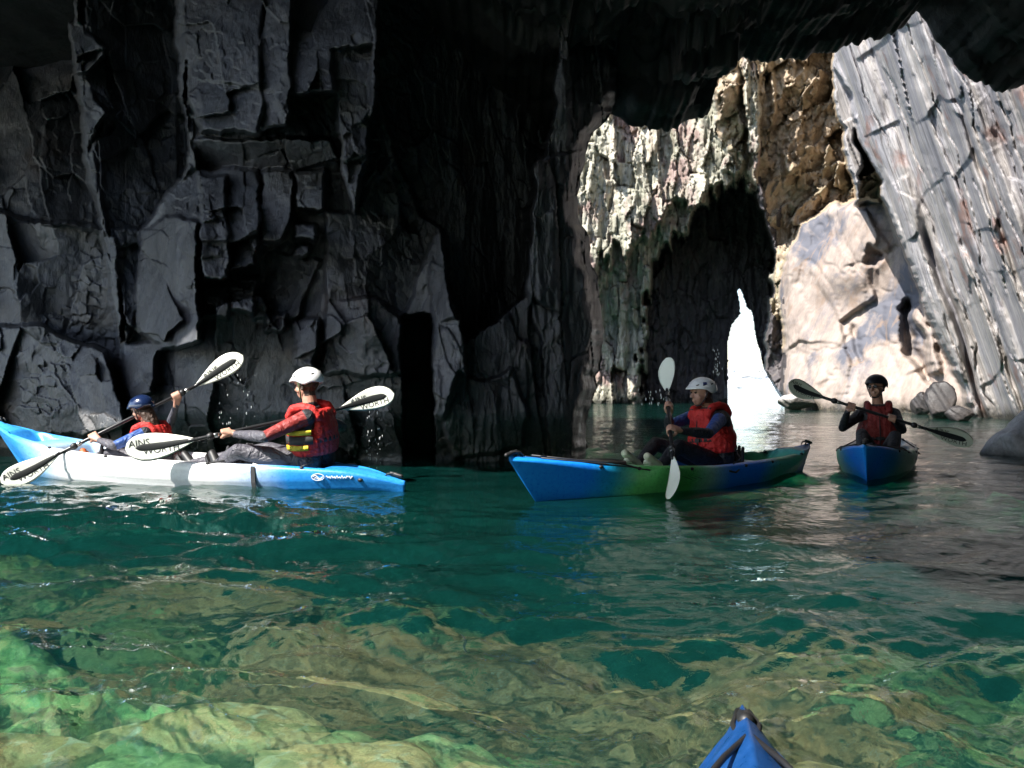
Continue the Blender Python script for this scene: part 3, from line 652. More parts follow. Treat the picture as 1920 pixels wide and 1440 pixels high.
# printed oval mark with a wavy scribble of script
mb = MB(); cx_, cz_ = -1.56, G(-1.56)-.045
def onside(x, z): return (x, Wd(x)*1.0-.002+.004, z)
ring_ = [onside(cx_+.05*math.cos(a), cz_+.026*math.sin(a)) for a in np.linspace(0, 6.283, 24, endpoint=False)]
mb.tube(ring_, .0028, 5, closed=True)
mb.tube([onside(cx_+.04-.08*q/12, cz_+.012*math.sin(q*.55)) for q in range(13)], .0035, 5)
mb.tube([onside(cx_+.03-.06*q/12, cz_-.012+.006*math.sin(q*.55)) for q in range(13)], .0025, 5)
mb.tube([onside(cx_-.065-.17*q/40, cz_+.009*math.sin(q*1.35)+.004*math.sin(q*.7)) for q in range(41)], .0032, 5)
mb.tube([onside(cx_-.24-.03*q/8, cz_+.012*math.sin(q*1.2)) for q in range(9)], .0035, 5)
kpart(tand, 'printed_mark', mb, M['white_print'])

GRN = (.04, .36, .07)
def single(bow, stern, label, stops, group=None, rakeb=.8, keel=-.11, roll=0., gk=1.0, wd=.375, flat=False, peak=0.):
    k, L, G, Wd = kayak('k', bow, stern, label, group, hull_mat('marbled_polyethylene', stops, 3.95),
        [(0, .235*gk), (.06, .215*gk), (.2, .175*gk), (.5, .165*gk), (.7, .205*gk), (.85, .255*gk), (.95, .30*gk), (1, .315*gk)], wd, keel=keel, rakeb=rakeb, rakes=.55,
        wells=((-1.62, -.72, .20, .10), (-.62, .55, .27, .10), (.50, .82, .20, .06)), roll=roll, peak=peak)
    toe(k, L/2-.045, G, Wd, 1, flat); toe(k, -L/2+.05, G, Wd, -1)
    hatch(k, 1.03, G(1.03)+.008, .19)
    for sgn in (1, -1):
        kline(k, 'bungee_cord', [(1.72, sgn*.05, G(1.7)+.045), (1.35, -sgn*.13, G(1.35)+.035), (1.12, -sgn*(Wd(1.12)-.02), G(1.12)+.03), (.95, -sgn*(Wd(.95)-.0), G(.95)+.0)], .006)
        kline(k, 'deck_line', [(1.75, sgn*(Wd(1.75)*.7), G(1.75)+.03), (1.3, sgn*(Wd(1.3)-.01), G(1.3)+.022), (.85, sgn*(Wd(.85)+.004), G(.85)-.01)], .006)
        for xx in (1.3, .95, .38, -.35, -.8, -1.5): knob(k, 'pad_eye', (xx, sgn*(Wd(xx)-.004), G(xx)-.002), .014)
        kline(k, 'side_handle', [(-.1, sgn*(Wd(-.1)+.0), G(-.1)-.03), (-.17, sgn*(Wd(-.17)+.018), G(-.17)-.045), (-.24, sgn*(Wd(-.24)+.0), G(-.24)-.03)], .008)
        kline(k, 'seat_strap', [(-.50, sgn*.15, .30), (-.40, sgn*.28, .22), (-.2, sgn*(Wd(-.2)-.03), G(-.2)+.02)], .007, 'black_web')
        for j in range(3):
            kline(k, 'moulded_groove', [(x2-.06*j, sgn*(Wd(x2-.06*j)-.004-.0*j), G(x2)+.003-.03*q) for q, x2 in enumerate((.72, .62, .50, .38))], .0022)
    return k, L, G, Wd
mid, L, G, Wd = single((-.02, 6.30), (2.98, 8.88), 'blue and green single kayak seen side on in front of the cave arch',
    [(0, (.02, .12, .34)), (.06, (.03, .18, .42)), (.13, (.12, .50, .26)), (.27, (.10, .44, .22)), (.36, BL), (.46, BL), (.54, (.25, .50, .40)), (.60, (.09, .50, .11)), (.74, (.13, .54, .15)), (.80, (.01, .26, .45)), (.86, BL), (1, (.012, .24, .78))])
seat(mid, -.58, .13, .18)
rig, L, G, Wd = single((3.03, 7.62), (4.72, 11.15), 'blue and green single kayak pointing its bow at the camera near the right boulder',
    [(0, (.55, .6, .6)), (.3, (.6, .62, .6)), (.5, (.30, .45, .35)), (.66, GRN), (.78, (.2, .45, .35)), (.86, (.01, .22, .55)), (.92, BL), (1, (.02, .27, .82))])
seat(rig, -.55, .13, .18)
own, L, G, Wd = single((.345, 1.33), (-.43, -2.54), 'dark blue kayak bow with black toggle poking in at the bottom edge',
    [(0, (.006, .03, .10)), (1, (.006, .045, .16))], gk=1.06, wd=.29, flat=True, peak=.055)

# ================================================================ PADDLES
M['blade'] = plain('cream_blade', (.78, .80, .70), .38)
M['blade_dull'] = plain('olive_tinted_blade', (.42, .45, .34), .35)
M['spine'] = plain('black_spine', (.008, .010, .010), .65, .3)
M['shaft'] = plain('black_shaft', (.02, .02, .022), .3)
M['ink'] = plain('black_ink', (.01, .01, .012), .6)
BT = [(0, .010), (.06, .020), (.14, .036), (.25, .056), (.4, .080), (.55, .096), (.66, .101), (.78, .097), (.87, .082), (.93, .062), (.97, .040), (.99, .022), (1, .004)]
def text_mesh(body, size, extrude=.0006):
    c = bpy.data.curves.new('lettering', 'FONT'); c.body = body; c.size = size; c.extrude = extrude; c.align_x = 'CENTER'; c.align_y = 'CENTER'; c.resolution_u = 2
    o = bpy.data.objects.new('lettering', c); COL.objects.link(o); me = evaluated(o); bpy.data.objects.remove(o); return me
def blade(root, r0, tip, nrm, mat, flip=1, text=True, wscale=1.0, spine=True, side=1):
    r0 = Vector(r0); tip = Vector(tip); Xd = (tip-r0); Ln = Xd.length; Xd.normalize(); Nn = Vector(nrm); Nn = (Nn-Xd*Nn.dot(Xd)).normalized(); Yd = Nn.cross(Xd)
    org = r0-root.location; mb = MB(); us = np.linspace(0, 1, 30)**.9; vsn = np.linspace(-1, 1, 11)
    for face in (1, -1):
        vs = []
        for u in us:
            wv = ip(u, BT)*wscale
            for v_ in vsn:
                asym = .10*wv*math.sin(u*math.pi)
                z = -.030*math.sin(u*math.pi*.9)+.10*(v_*wv)**2/.1*1.0+face*.0028*(1-abs(v_)**4)
                vs.append(org+Xd*(u*Ln)+Yd*(v_*wv+asym)+Nn*z)
        nv = len(vsn); mb.add(vs, [(i*nv+j, i*nv+j+1, (i+1)*nv+j+1, (i+1)*nv+j) for i in range(len(us)-1) for j in range(nv-1)])
    me = mb.mesh('blade'); bm = bmesh.new(); bm.from_mesh(me); bmesh.ops.remove_doubles(bm, verts=bm.verts, dist=.0004); bmesh.ops.recalc_face_normals(bm, faces=bm.faces); bm.to_mesh(me); bm.free()
    bo = link('blade', me, mat, root)
    def surf(u, vy, h):
        z = -.030*math.sin(u*math.pi*.9)+(vy)**2+h
        return org+Xd*(u*Ln)+Yd*(vy+.0)+Nn*z
    if spine:
        mb = MB(); st = []; us2 = np.linspace(-.04, .86, 22)
        for u in us2:
            hw = ip(u, [(-.04, .014), (.12, .016), (.3, .024), (.6, .030), (.78, .027), (.83, .018), (.86, .003)]); asy = .10*ip(u, BT)*math.sin(max(u, 0)*math.pi)
            for q in range(7):
                a = math.pi*q/6; st.append(surf(max(u, 0), 0, 0)+Xd*(min(u, 0)*Ln)+Yd*(hw*math.cos(a)+asy)+Nn*(.004+.009*math.sin(a)*(1-.6*u)))
        mb.add(st, [(i*7+j, i*7+j+1, (i+1)*7+j+1, (i+1)*7+j) for i in range(21) for j in range(6)])
        so_ = kpart(root, 'spine', mb, M['spine'], parent=bo)
    if text:
        for body, uu, vv in (('AINS', .36 if flip > 0 else .80, .030), ('WORTH', .62 if flip > 0 else .50, -.040)):
            tm = text_mesh(body, .076*Ln/.55)
            ex_ = Xd*flip; ey_ = Nn.cross(ex_)
            uc = uu
            for vtx in tm.vertices:
                x, y, z = vtx.co*1.0
                lx = flip*x+uc*Ln; ly = flip*(y+vv)
                u = lx/Ln; vtx.co = surf(u, ly, .0040+(z > 0)*.001)+Yd*0
            link('lettering', tm, M['ink'], bo, False)
def paddle(label, tipA, rootA, rootB, tipB, nA, nB, group, flipA=1, flipB=1, mat='blade', text=(True, True), rings=(.10, .90), ws=(1, 1), spine=True):
    tipA, rootA, rootB, tipB = map(Vector, (tipA, rootA, rootB, tipB))
    root = empty('paddle', (rootA+rootB)/2, label, 'paddle', group)
    mb = MB(); mb.cap(rootA, .0155, rootB, .0155, 14, 2); mb.cap(rootA, .017, rootA.lerp(tipA, .09), .013, 10, 2); mb.cap(rootB, .017, rootB.lerp(tipB, .09), .013, 10, 2)
    mb.build('shaft', M['shaft'], root)
    mats = mat if isinstance(mat, tuple) else (mat, mat)
    blade(root, rootA, tipA, nA, M[mats[0]], flipA, text[0], ws[0], spine); blade(root, rootB, tipB, nB, M[mats[1]], flipB, text[1], ws[1], spine)
    ax = (rootB-rootA).normalized()
    for r_ in rings:
        mb = MB(); c = rootA.lerp(rootB, r_); mb.cap(c-ax*.006, .030, c+ax*.006, .030, 14, 2); mb.build('drip_ring', M['black_rubber'], root)
        mb = MB(); c2 = c+ax*.045; mb.cap(c2-ax*.012, .020, c2+ax*.012, .020, 12, 2); mb.build('collar', M['steel'], root)
    return ax
PG = 'paddles held by the kayakers'
tc = Vector((0, -1, .1))
p1 = dict(tA=P(2, 905, 7.45), rA=P(112, 850, 7.72), rB=P(366, 724, 8.18), tB=P(455, 666, 8.32))
ax1 = paddle('cream paddle of the front tandem paddler, left blade almost in the water', p1['tA'], p1['rA'], p1['rB'], p1['tB'], (0.1, -1, .15), (0.1, -1, .1), PG, -1, 1)
p2 = dict(tA=P(234, 842, 7.10), rA=P(366, 824, 7.16), rB=P(637, 766, 7.62), tB=P(739, 738, 7.75))
ax2 = paddle('cream paddle of the rear tandem paddler, held level with water dripping off it', p2['tA'], p2['rA'], p2['rB'], p2['tB'], (.05, -1, .1), (.05, -1, .1), PG, -1, 1, ws=(1.12, .98))
p3 = dict(tA=P(1247, 671, 8.02), rA=P(1251, 736, 7.80), rB=P(1261, 852, 6.86), tB=P(1254, 934, 6.55))
ax3 = paddle('pale paddle held upright by the middle kayaker, lower blade dipping', p3['tA'], p3['rA'], p3['rB'], p3['tB'], (-.75, -.8, -.2), (-.85, -.5, .2), PG, 1, 1, text=(False, False), mat=('blade', 'blade'), ws=(1.05, .8), spine=False)
p4 = dict(tA=P(1479, 717, 9.2), rA=P(1546, 746, 9.12), rB=P(1733, 803, 8.95), tB=P(1826, 829, 8.85))
ax4 = paddle('olive tinted paddle held slanting across the chest of the right kayaker', p4['tA'], p4['rA'], p4['rB'], p4['tB'], (.1, -1, .3), (.1, -1, .4), PG, -1, 1, mat='blade_dull', text=(True, True))

# ================================================================ PEOPLE
def skinm(name, c):
    m, n, b = newmat(name); v = mapping(n)
    n.links.new(mixc(n, noise(n, v, 22, 4), c, tuple(x*.78 for x in c)), b.inputs['Base Color'])
    b.inputs['Roughness'].default_value = .5; b.inputs['Subsurface Weight'].default_value = .12; b.inputs['Subsurface Radius'].default_value = (.02, .008, .004); return m
def cloth(name, c, rough=.7, sheen=.2):
    m, n, b = newmat(name); v = mapping(n)
    n.links.new(mixc(n, noise(n, v, 14, 6, .65), tuple(x*.75 for x in c), tuple(min(1, x*1.25) for x in c)), b.inputs['Base Color'])
    b.inputs['Roughness'].default_value = rough
    p = bump(n, b, noise(n, v, 11, 4, .5, 1.6), .9, .035); bump(n, b, noise(n, v, 180, 3), .3, .002, p); return m
M['skin'] = skinm('fair_skin', (.50, .27, .19)); M['neo_black'] = cloth('black_neoprene', (.016, .017, .022), .55)
M['neo_grey'] = cloth('dark_grey_neoprene', (.075, .072, .088), .5); M['neo_blue'] = cloth('blue_neoprene', (.03, .085, .30), .5)
M['neo_red'] = cloth('dark_red_neoprene', (.26, .025, .022), .55); M['vest_red'] = cloth('red_vest_fabric', (.52, .018, .014), .65)
M['vest_dark'] = cloth('deep_red_vest_fabric', (.20, .015, .012), .65)
M['yellow'] = cloth('yellow_print_panel', (.62, .48, .02), .6); M['hair_brown'] = cloth('brown_hair', (.045, .022, .012), .6)
M['hel_white'] = plain('white_helmet_shell', (.78, .78, .78), .28, coat=.3); M['hel_navy'] = plain('navy_helmet_shell', (.008, .018, .06), .18, coat=.6)
M['hel_black'] = plain('black_helmet_shell', (.012, .012, .014), .35); M['navy'] = plain('navy_sticker', (.02, .03, .13), .4)
M['sole'] = plain('cream_sole', (.60, .60, .44), .6, bumps=.6, bscale=90); M['eye'] = plain('eye', (.05, .035, .03), .2)
M['green_strap'] = plain('green_chin_strap', (.05, .09, .03), .7); M['orange'] = plain('orange_shoe_trim', (.5, .10, .02), .6)

def person(label, J, mats, helmet, vest, shafts, scale=1., extra=None):
    root = empty('person', J['pelvis'], label, 'person')
    V = Vector; s = scale
    for k_ in list(J):
        if isinstance(J[k_], tuple): J[k_] = V(J[k_])
    pel, nk, hd = J['pelvis'], J['neck'], J['head']
    U_ = (nk-pel).normalized(); Fw = J['fwd']; Fw = (Fw-U_*Fw.dot(U_)).normalized(); Sd = U_.cross(Fw)     # Sd = the person's left
    T_ = (nk-pel).length
    segs = []                                     # p0,r0,p1,r1,material
    def seg(a, ra, b, rb, m): segs.append((V(a), ra*s, V(b), rb*s, m))
    SK, TO, UA, FA, LG, SH = range(6)
    for sg in (-1, 1):
        seg(pel+Sd*sg*.09*s, .115, pel+Sd*sg*.07*s+U_*.20*s, .095, TO)
        seg(pel+Sd*sg*.08*s+U_*.20*s, .098, pel+Sd*sg*.10*s+U_*(T_-.14*s), .105, TO)
    seg(pel+U_*(T_-.13*s)-Sd*.10*s, .10, pel+U_*(T_-.13*s)+Sd*.10*s, .10, TO)
    seg(nk-U_*.06*s, .075, nk, .058, TO)
    seg(nk-U_*.01*s, .058, nk.lerp(hd, .6), .055, SK)
    hf = J['hf'].normalized(); hu = J['hu']; hu = (hu-hf*hu.dot(hf)).normalized(); hs = hu.cross(hf)
    for tag_, sg in (('L', 1), ('R', -1)):
        sh, el, wr, hn = J['sh'+tag_], J['el'+tag_], J['wr'+tag_], J['hn'+tag_]
        seg(nk-U_*.07*s, .07, sh, .066, TO); seg(sh, .064, sh.lerp(el, .45), .056, UA); seg(sh.lerp(el, .45), .056, el, .044, UA)
        seg(el, .045, el.lerp(wr, .35), .045, FA); seg(el.lerp(wr, .35), .045, wr, .029, FA)
        hp, kn, an, to = J['hp'+tag_], J['kn'+tag_], J['an'+tag_], J['to'+tag_]
        seg(hp, .095, hp.lerp(kn, .5), .082, LG); seg(hp.lerp(kn, .5), .082, kn, .060, LG)
        seg(kn, .060, kn.lerp(an, .35), .060, LG); seg(kn.lerp(an, .35), .060, an, .040, LG)
        seg(an, .042, an.lerp(to, .3), .040, SH); seg(an.lerp(to, .3), .040, to, .034, SH)
        seg(an+(an-to)*.22, .034, an.lerp(to, .4), .036, SH)
        # hand closed round the shaft
        a = shafts[tag_]; w_ = (hn-wr); w_ = (w_-a*w_.dot(a)).normalized(); b_ = a.cross(w_)
        if b_.z < 0: b_ = -b_
        c = hn; R = .030
        k0 = c+w_*.002+b_*R*1.05
        for q, off in enumerate((-.030, -.010, .010, .030)):
            seg(wr+a*off*.35+b_*.006, .020, c-w_*.028+a*off*.9+b_*.027, .0145, SK)
            seg(c-w_*.028+a*off*.9+b_*.027, .0145, k0+a*off, .0115, SK)
            ln = (.86, 1., .97, .8)[q]; prev = k0+a*off; pr = .0105
            for th in (.62, 1.55*ln, 2.5*ln, 3.2*ln):
                p_ = c+(b_*math.cos(th)+w_*math.sin(th))*R+a*off; seg(prev, pr, p_, pr*.92, SK); prev = p_; pr *= .93
        tsg = 1 if a.dot(V((0, 0, 1)).cross(w_)) > 0 else -1
        th0 = c-w_*.045+a*(.028*tsg)-b_*.002; th1 = c-w_*.027+a*(.042*tsg)-b_*.020; th2 = c+a*(.036*tsg)-b_*.031+w_*.006
        seg(wr.lerp(c, .3), .017, th0, .0155, SK); seg(th0, .0155, th1, .0125, SK); seg(th1, .0125, th2, .0105, SK)
    mb = MB(); mi = {}
    for a, ra, b, rb, m in segs: mb.cap(a, ra, b, rb, 14, 4)
    hc = hd
    def E(o_, rf, rs, ru): mb.ell(hd+hf*o_[0]*s+hs*o_[1]*s+hu*o_[2]*s, (hf*rf*s, hs*rs*s, hu*ru*s), 20, 12)
    E((-.005, 0, .03), .098, .076, .098); E((.022, 0, -.030), .070, .060, .070); E((.048, 0, -.075), .034, .040, .026)
    def K(a_, r_, b__, r2): mb.cap(hd+hf*a_[0]*s+hs*a_[1]*s+hu*a_[2]*s, r_*s, hd+hf*b__[0]*s+hs*b__[1]*s+hu*b__[2]*s, r2*s, 10, 3)
    K((.088, 0, .018), .009, (.112, 0, -.022), .013); K((.098, -.012, -.026), .008, (.098, .012, -.026), .008)
    K((.088, -.034, .030), .010, (.088, .034, .030), .010); K((.084, -.018, -.052), .0085, (.084, .018, -.052), .0085); K((.081, -.016, -.065), .009, (.081, .016, -.065), .009)
    for sg in (1, -1):
        K((.062, sg*.038, -.018), .020, (.052, sg*.045, -.035), .020); E((-.008, sg*.078, -.012), .020, .010, .032)
    headc = hd
    me = fuse(mb, .0062, 3, fac=.45)
    n_ = len(me.polygons); cs = np.zeros(n_*3, np.float32); me.polygons.foreach_get('center', cs); cs = cs.reshape(-1, 3).astype(float)
    best = np.full(n_, 9e9); bi = np.zeros(n_, np.int32)
    for a, ra, b, rb, m in segs:
        A = np.array(a); B = np.array(b); ab_ = B-A; tt = np.clip(((cs-A)@ab_)/max(ab_@ab_, 1e-9), 0, 1)
        d_ = np.linalg.norm(cs-(A+tt[:, None]*ab_), axis=1)-(ra+(rb-ra)*tt); u_ = d_ < best; best = np.where(u_, d_, best); bi = np.where(u_, m, bi)
    dh = np.linalg.norm(cs-np.array(hd+hu*.01*s), axis=1); bi = np.where(dh < .125*s, 0, bi)
    rel = cs-np.array(hd); fu = rel@np.array(hf); uu_ = rel@np.array(hu)
    bi = np.where((dh < .14*s) & (fu < .012*s-.25*np.maximum(0, -uu_-.0)) & (uu_ > -.085*s), 6, bi)
    me.polygons.foreach_set('material_index', bi.astype(np.int32))
    me.transform(Matrix.Translation(-root.location))
    link('body', me, [M[x] for x in mats]+[M['hair_brown']], root)
    # eyes
    for sg in (1, -1):
        mb = MB(); mb.ell(hd+hf*.086*s+hs*sg*.031*s+hu*.012*s, (hf*.010*s, hs*.015*s, hu*.008*s), 10, 6); mb.build('eye', M['eye'], root)
    # helmet
    mh, style = helmet; mb = MB(); rf_, rs_, ru_ = .137*s, .112*s, .112*s; hc = hd+hu*.036*s-hf*.006*s
    seg_, rg = 36, 16
    def hp_(th, ph, k_=1.):
        r = k_; x = math.sin(ph)*math.cos(th); y = math.sin(ph)*math.sin(th); z = math.cos(ph)
        vis = max(0, math.cos(th))**3*sstep(1.15, 1.5, ph)*.22
        return hc+hf*(x*rf_*(r+vis))+hs*(y*rs_*r)+hu*(z*ru_*r-(.0 if z > 0 else 0))
    vs = []
    for k_ in (1., .93):
        for i in range(rg+1):
            for j in range(seg_):
                th = 2*math.pi*j/seg_; c_ = math.cos(th)
                pm = 1.50+.30*max(0, -c_)**1.2+.32*math.exp(-((abs(math.atan2(math.sin(th), c_))-1.85)/.40)**2)+.0*c_
                vs.append(hp_(th, max(.02, pm*i/rg), k_))
    fs = []
    for q in range(2):
        for i in range(rg):
            for j in range(seg_): a = q*(rg+1)*seg_+i*seg_+j; b = q*(rg+1)*seg_+i*seg_+(j+1) % seg_; fs.append((a, b, b+seg_, a+seg_))
    for j in range(seg_): a = rg*seg_+j; b = rg*seg_+(j+1) % seg_; k2 = (rg+1)*seg_; fs.append((a, b, b+k2, a+k2))
    mb.add(vs, fs); ho = mb.build('helmet', M[mh], root)
    for sg in (1, -1):
        for th, ph in ((.75, 1.18), (1.25, 1.18), (1.9, 1.12), (2.5, 1.15)) if style != 'plain' else ():
            p_ = hp_(sg*th, ph, .985); t1 = (hp_(sg*(th+.02), ph)-hp_(sg*(th-.02), ph)).normalized(); nn = (p_-hc).normalized(); t2 = nn.cross(t1)
            mb = MB(); mb.ell(p_, (t1*.016*s+t2*.004*s, t2*.0065*s, nn*.006*s), 12, 6); mb.build('vent', M['black_rubber'], root)
        mb = MB(); mb.tube([hp_(sg*1.5, 1.7, .96), hd+hf*.02*s+hs*sg*.070*s-hu*.05*s, hd+hf*.045*s+hs*sg*.040*s-hu*.100*s, hd+hf*.05*s-hu*.108*s], .006*s, 6)
        mb.build('chin_strap', M['green_strap' if style == 'strap' else 'black_web'], root)
    if style == 'sticker':
        for sg in (1,):
            gr = [[hp_(sg*(1.15+.30*i/4), .92+.26*j/4, 1.012) for i in range(5)] for j in range(5)]
            mb = MB(); mb.add([p for r in gr for p in r], [(i*5+j, i*5+j+1, (i+1)*5+j+1, (i+1)*5+j) for i in range(4) for j in range(4)]); mb.build('sticker', M['navy'], root)
    if style in ('strap', 'sticker'):
        for sg in (1, -1):
            pts = [hp_(sg*th, ph, 1.006) for th, ph in ((.5, .95), (1.0, .98), (1.5, .92), (2.0, .86), (2.6, .95))]
            mb = MB(); mb.tube(pts, .0035*s, 6); mb.build('shell_rim', M['hel_white'], root)
    # life vest
    mv, kind = vest; mb = MB()
    for j in range(26):
        a = 2*math.pi*j/26; ca, sa = math.cos(a), math.sin(a)
        top = T_-.05*s if abs(sa) < .62 else T_-.20*s
        e_ = Fw*(.150*s*ca)+Sd*(.185*s*sa)
        mid_ = .5*(top+.10*s)
        mb.cap(pel+U_*.08*s+e_*.98, .036*s, pel+U_*mid_+e_*1.04, .040*s, 10, 3); mb.cap(pel+U_*(mid_+.01*s)+e_*1.04, .040*s, pel+U_*top+e_*.88, .034*s, 10, 3)
    for sg in (1, -1):
        pts = [Fw*.135+Sd*sg*.10-U_*.06, Fw*.09+Sd*sg*.105+U_*.0, Sd*sg*.11+U_*.018, -Fw*.09+Sd*sg*.105+U_*.0, -Fw*.13+Sd*sg*.10-U_*.06]
        for p_, q_ in zip(pts, pts[1:]): mb.cap(nk+p_*s-U_*.015*s, .036*s, nk+q_*s-U_*.015*s, .036*s, 10, 3)
    me = fuse(mb, .0085*max(s, .9), 2); me.transform(Matrix.Translation(-root.location)); vo = link('life_vest', me, M[mv], root)
    def band(h0, h1, m_, a0=0, a1=2*math.pi, name='waist_belt', k_=1.25, n__=40):
        vs = []; 
        for i in range(n__+1):
            a = a0+(a1-a0)*i/n__; e_ = Fw*(.150*s*k_*math.cos(a))+Sd*(.185*s*(k_-.04)*math.sin(a))
            vs += [pel+U_*h0*s+e_, pel+U_*h1*s+e_, pel+U_*h1*s+e_*.96, pel+U_*h0*s+e_*.96]
        mb = MB(); mb.add(vs, [(4*i+j, 4*i+(j+1) % 4, 4*i+4+(j+1) % 4, 4*i+4+j) for i in range(n__) for j in range(4)]); return mb.build(name, m_, root)
    band(.155, .19, M['black_web'])
    mb = MB(); mb.box(pel+U_*.172*s+Fw*.195*s, (Sd*.022*s, U_*.018*s, Fw*.006)); mb.build('buckle', M['black_rubber'], root, False)
    mb = MB(); mb.tube([pel+U_*.10*s+Fw*.195*s, pel+U_*.26*s+Fw*.20*s, pel+U_*(T_-.10*s)+Fw*.168*s], .006*s, 6); mb.build('zip', M['black_web'], root)
    mb = MB(); mb.tube([nk+(Fw*math.cos(a)+Sd*math.sin(a))*.066*s-U_*.02*s for a in np.linspace(0, 6.283, 20, endpoint=False)], .016*s, 8, closed=True); mb.build('collar', M['neo_black'], root)
    if kind == 'yellow':
        band(.225, .262, M['yellow'], 1.0, 2.25, 'yellow_panel', 1.30, 24); band(.105, .145, M['yellow'], .95, 2.1, 'yellow_panel', 1.30, 24)
        band(.150, .215, M['black_web'], .7, 2.3, 'side_panel', 1.285, 24)
    if kind in ('yellow', 'plain'):
        for sg in (1, -1):
            mb = MB(); c_ = nk+Sd*sg*.10*s+Fw*.125*s-U_*.03*s; mb.box(c_, (Sd*.026*s, U_*.012*s, Fw*.012*s+U_*.004)); mb.build('strap_adjuster', M['grey_pad'], root, False)
    # shoes: soles
    for tag_ in 'LR':
        an, to = J['an'+tag_], J['to'+tag_]; d_ = (to-an).normalized(); nrm_ = (an-J['kn'+tag_]).normalized(); nrm_ = (nrm_-d_*nrm_.dot(d_)).normalized(); sd_ = d_.cross(nrm_)
        mb = MB(); outline = []
        c0 = an+nrm_*.040*s
        for q in range(24):
            a = 2*math.pi*q/24; outline.append((math.cos(a), math.sin(a)))
        vs = []
        for hh, k_ in ((0, .94), (.006, 1), (.022, 1), (.026, .9)):
            for (x, y) in outline:
                vs.append(c0+d_*(.055+.125*x)*s+sd_*(y*(.040+.010*x)*k_)*s+nrm_*hh*s)
        nn_ = 24; mb.add(vs, [(i*nn_+j, i*nn_+(j+1) % nn_, (i+1)*nn_+(j+1) % nn_, (i+1)*nn_+j) for i in range(3) for j in range(nn_)]+[tuple(range(nn_))[::-1], tuple(range(3*nn_, 4*nn_))])
        so_ = mb.build('shoe_sole', M['sole'] if kind != 'dark' and J.get('sole', True) else M['black_rubber'], root, False)
        if J.get('sole', True):
            mb = MB()
            for q in range(9):
                x = -.85+1.7*q/8; hw_ = math.sqrt(1-x*x)*(.036+.009*x)
                pts = [c0+d_*(.055+.125*x+.008*math.sin(3.14*yy/2+1.57))*s+sd_*yy*hw_*s+nrm_*.027*s for yy in np.linspace(-1, 1, 7)]
                mb.tube(pts, .0035*s, 5)
            mb.build('sole_tread', M['sole'], root)
    return root, (hd, hf, hs, hu, s)

# rear tandem paddler
hd2 = P(576, 723, 7.30)
ax_2 = (p2['rB']-p2['rA']).normalized()
def on(p, px_): # point of a shaft at a photo column
    a, b = p['rA'], p['rB']; best = min((abs(960+F*(a.lerp(b, t_).x)/a.lerp(b, t_).y-px_), t_) for t_ in np.linspace(0, 1, 400)); return a.lerp(b, best[1])
def ony(p, py_):
    a, b = p['rA'], p['rB']; best = min((abs(CY-F*(a.lerp(b, t_).z-CH)/a.lerp(b, t_).y-py_), t_) for t_ in np.linspace(0, 1, 400)); return a.lerp(b, best[1])
hl = on(p2, 424); hr = on(p2, 606)
person('kayaker in white helmet and red vest with yellow panels on the rear tandem seat', dict(
    pelvis=P(590, 860, 7.33), neck=P(582, 760, 7.28), head=hd2, fwd=Vector((-.90, .40, 0)), hf=Vector((-.93, .42, -.12)), hu=Vector((0, 0, 1)),
    shL=P(576, 782, 7.12), elL=P(496, 819, 6.98), wrL=hl+Vector((.085, -.02, -.01)), hnL=hl,
    shR=P(574, 776, 7.52), elR=P(640, 800, 7.80), wrR=hr+Vector((.05, -.02, -.06)), hnR=hr,
    hpL=P(572, 868, 7.22), knL=P(446, 846, 7.16), anL=P(408, 872, 7.35), toL=P(398, 850, 7.42),
    hpR=P(568, 868, 7.44), knR=P(505, 842, 7.55), anR=P(360, 870, 7.72), toR=P(346, 852, 7.78), sole=False),
    ['skin', 'neo_black', 'neo_red', 'neo_grey', 'neo_grey', 'black_rubber'], ('hel_white', 'strap'), ('vest_red', 'yellow'), dict(L=ax_2, R=ax_2), 1.04)
# front tandem paddler
hl = on(p1, 176); hr = on(p1, 330)
r_, hf1 = person('small kayaker in navy helmet and blue sleeves on the front tandem seat', dict(
    pelvis=P(292, 862, 7.95), neck=P(280, 796, 7.95), head=P(266, 768, 7.93), fwd=Vector((-.94, .34, 0)), hf=Vector((-.93, .30, -.28)), hu=Vector((-.2, 0, 1)),
    shL=P(272, 812, 7.80), elL=P(214, 836, 7.66), wrL=hl+Vector((.07, -.05, -.03)), hnL=hl,
    shR=P(284, 808, 8.12), elR=P(318, 800, 8.30), wrR=hr+Vector((.0, .0, -.09)), hnR=hr,
    hpL=P(284, 866, 7.86), knL=P(206, 850, 7.86), anL=P(162, 866, 8.06), toL=P(156, 846, 8.12),
    hpR=P(284, 866, 8.04), knR=P(210, 850, 8.14), anR=P(166, 866, 8.26), toR=P(160, 848, 8.32), sole=False),
    ['skin', 'neo_black', 'neo_blue', 'neo_grey', 'neo_grey', 'orange'], ('hel_navy', 'plain'), ('vest_red', 'none'), dict(L=(p1['rB']-p1['rA']).normalized(), R=(p1['rB']-p1['rA']).normalized()), .90)
hd, hf, hs, hu, s_ = hf1
mb = MB()
for q in range(9):
    a = -1.2+2.4*q/8; b0 = hd-hf*.075*math.cos(a)+hs*.06*math.sin(a)-hu*.02
    mb.cap(b0, .024, b0-hf*.035-hu*.11+hs*.01*math.sin(q*3), .018, 8, 2); mb.cap(b0-hf*.035-hu*.11, .018, b0-hf*.055-hu*.20+hs*.02*math.sin(q*2.1), .009, 8, 2)
me = fuse(mb, .008, 1); me.transform(Matrix.Translation(-r_.location)); link('hair', me, M['hair_brown'], r_)
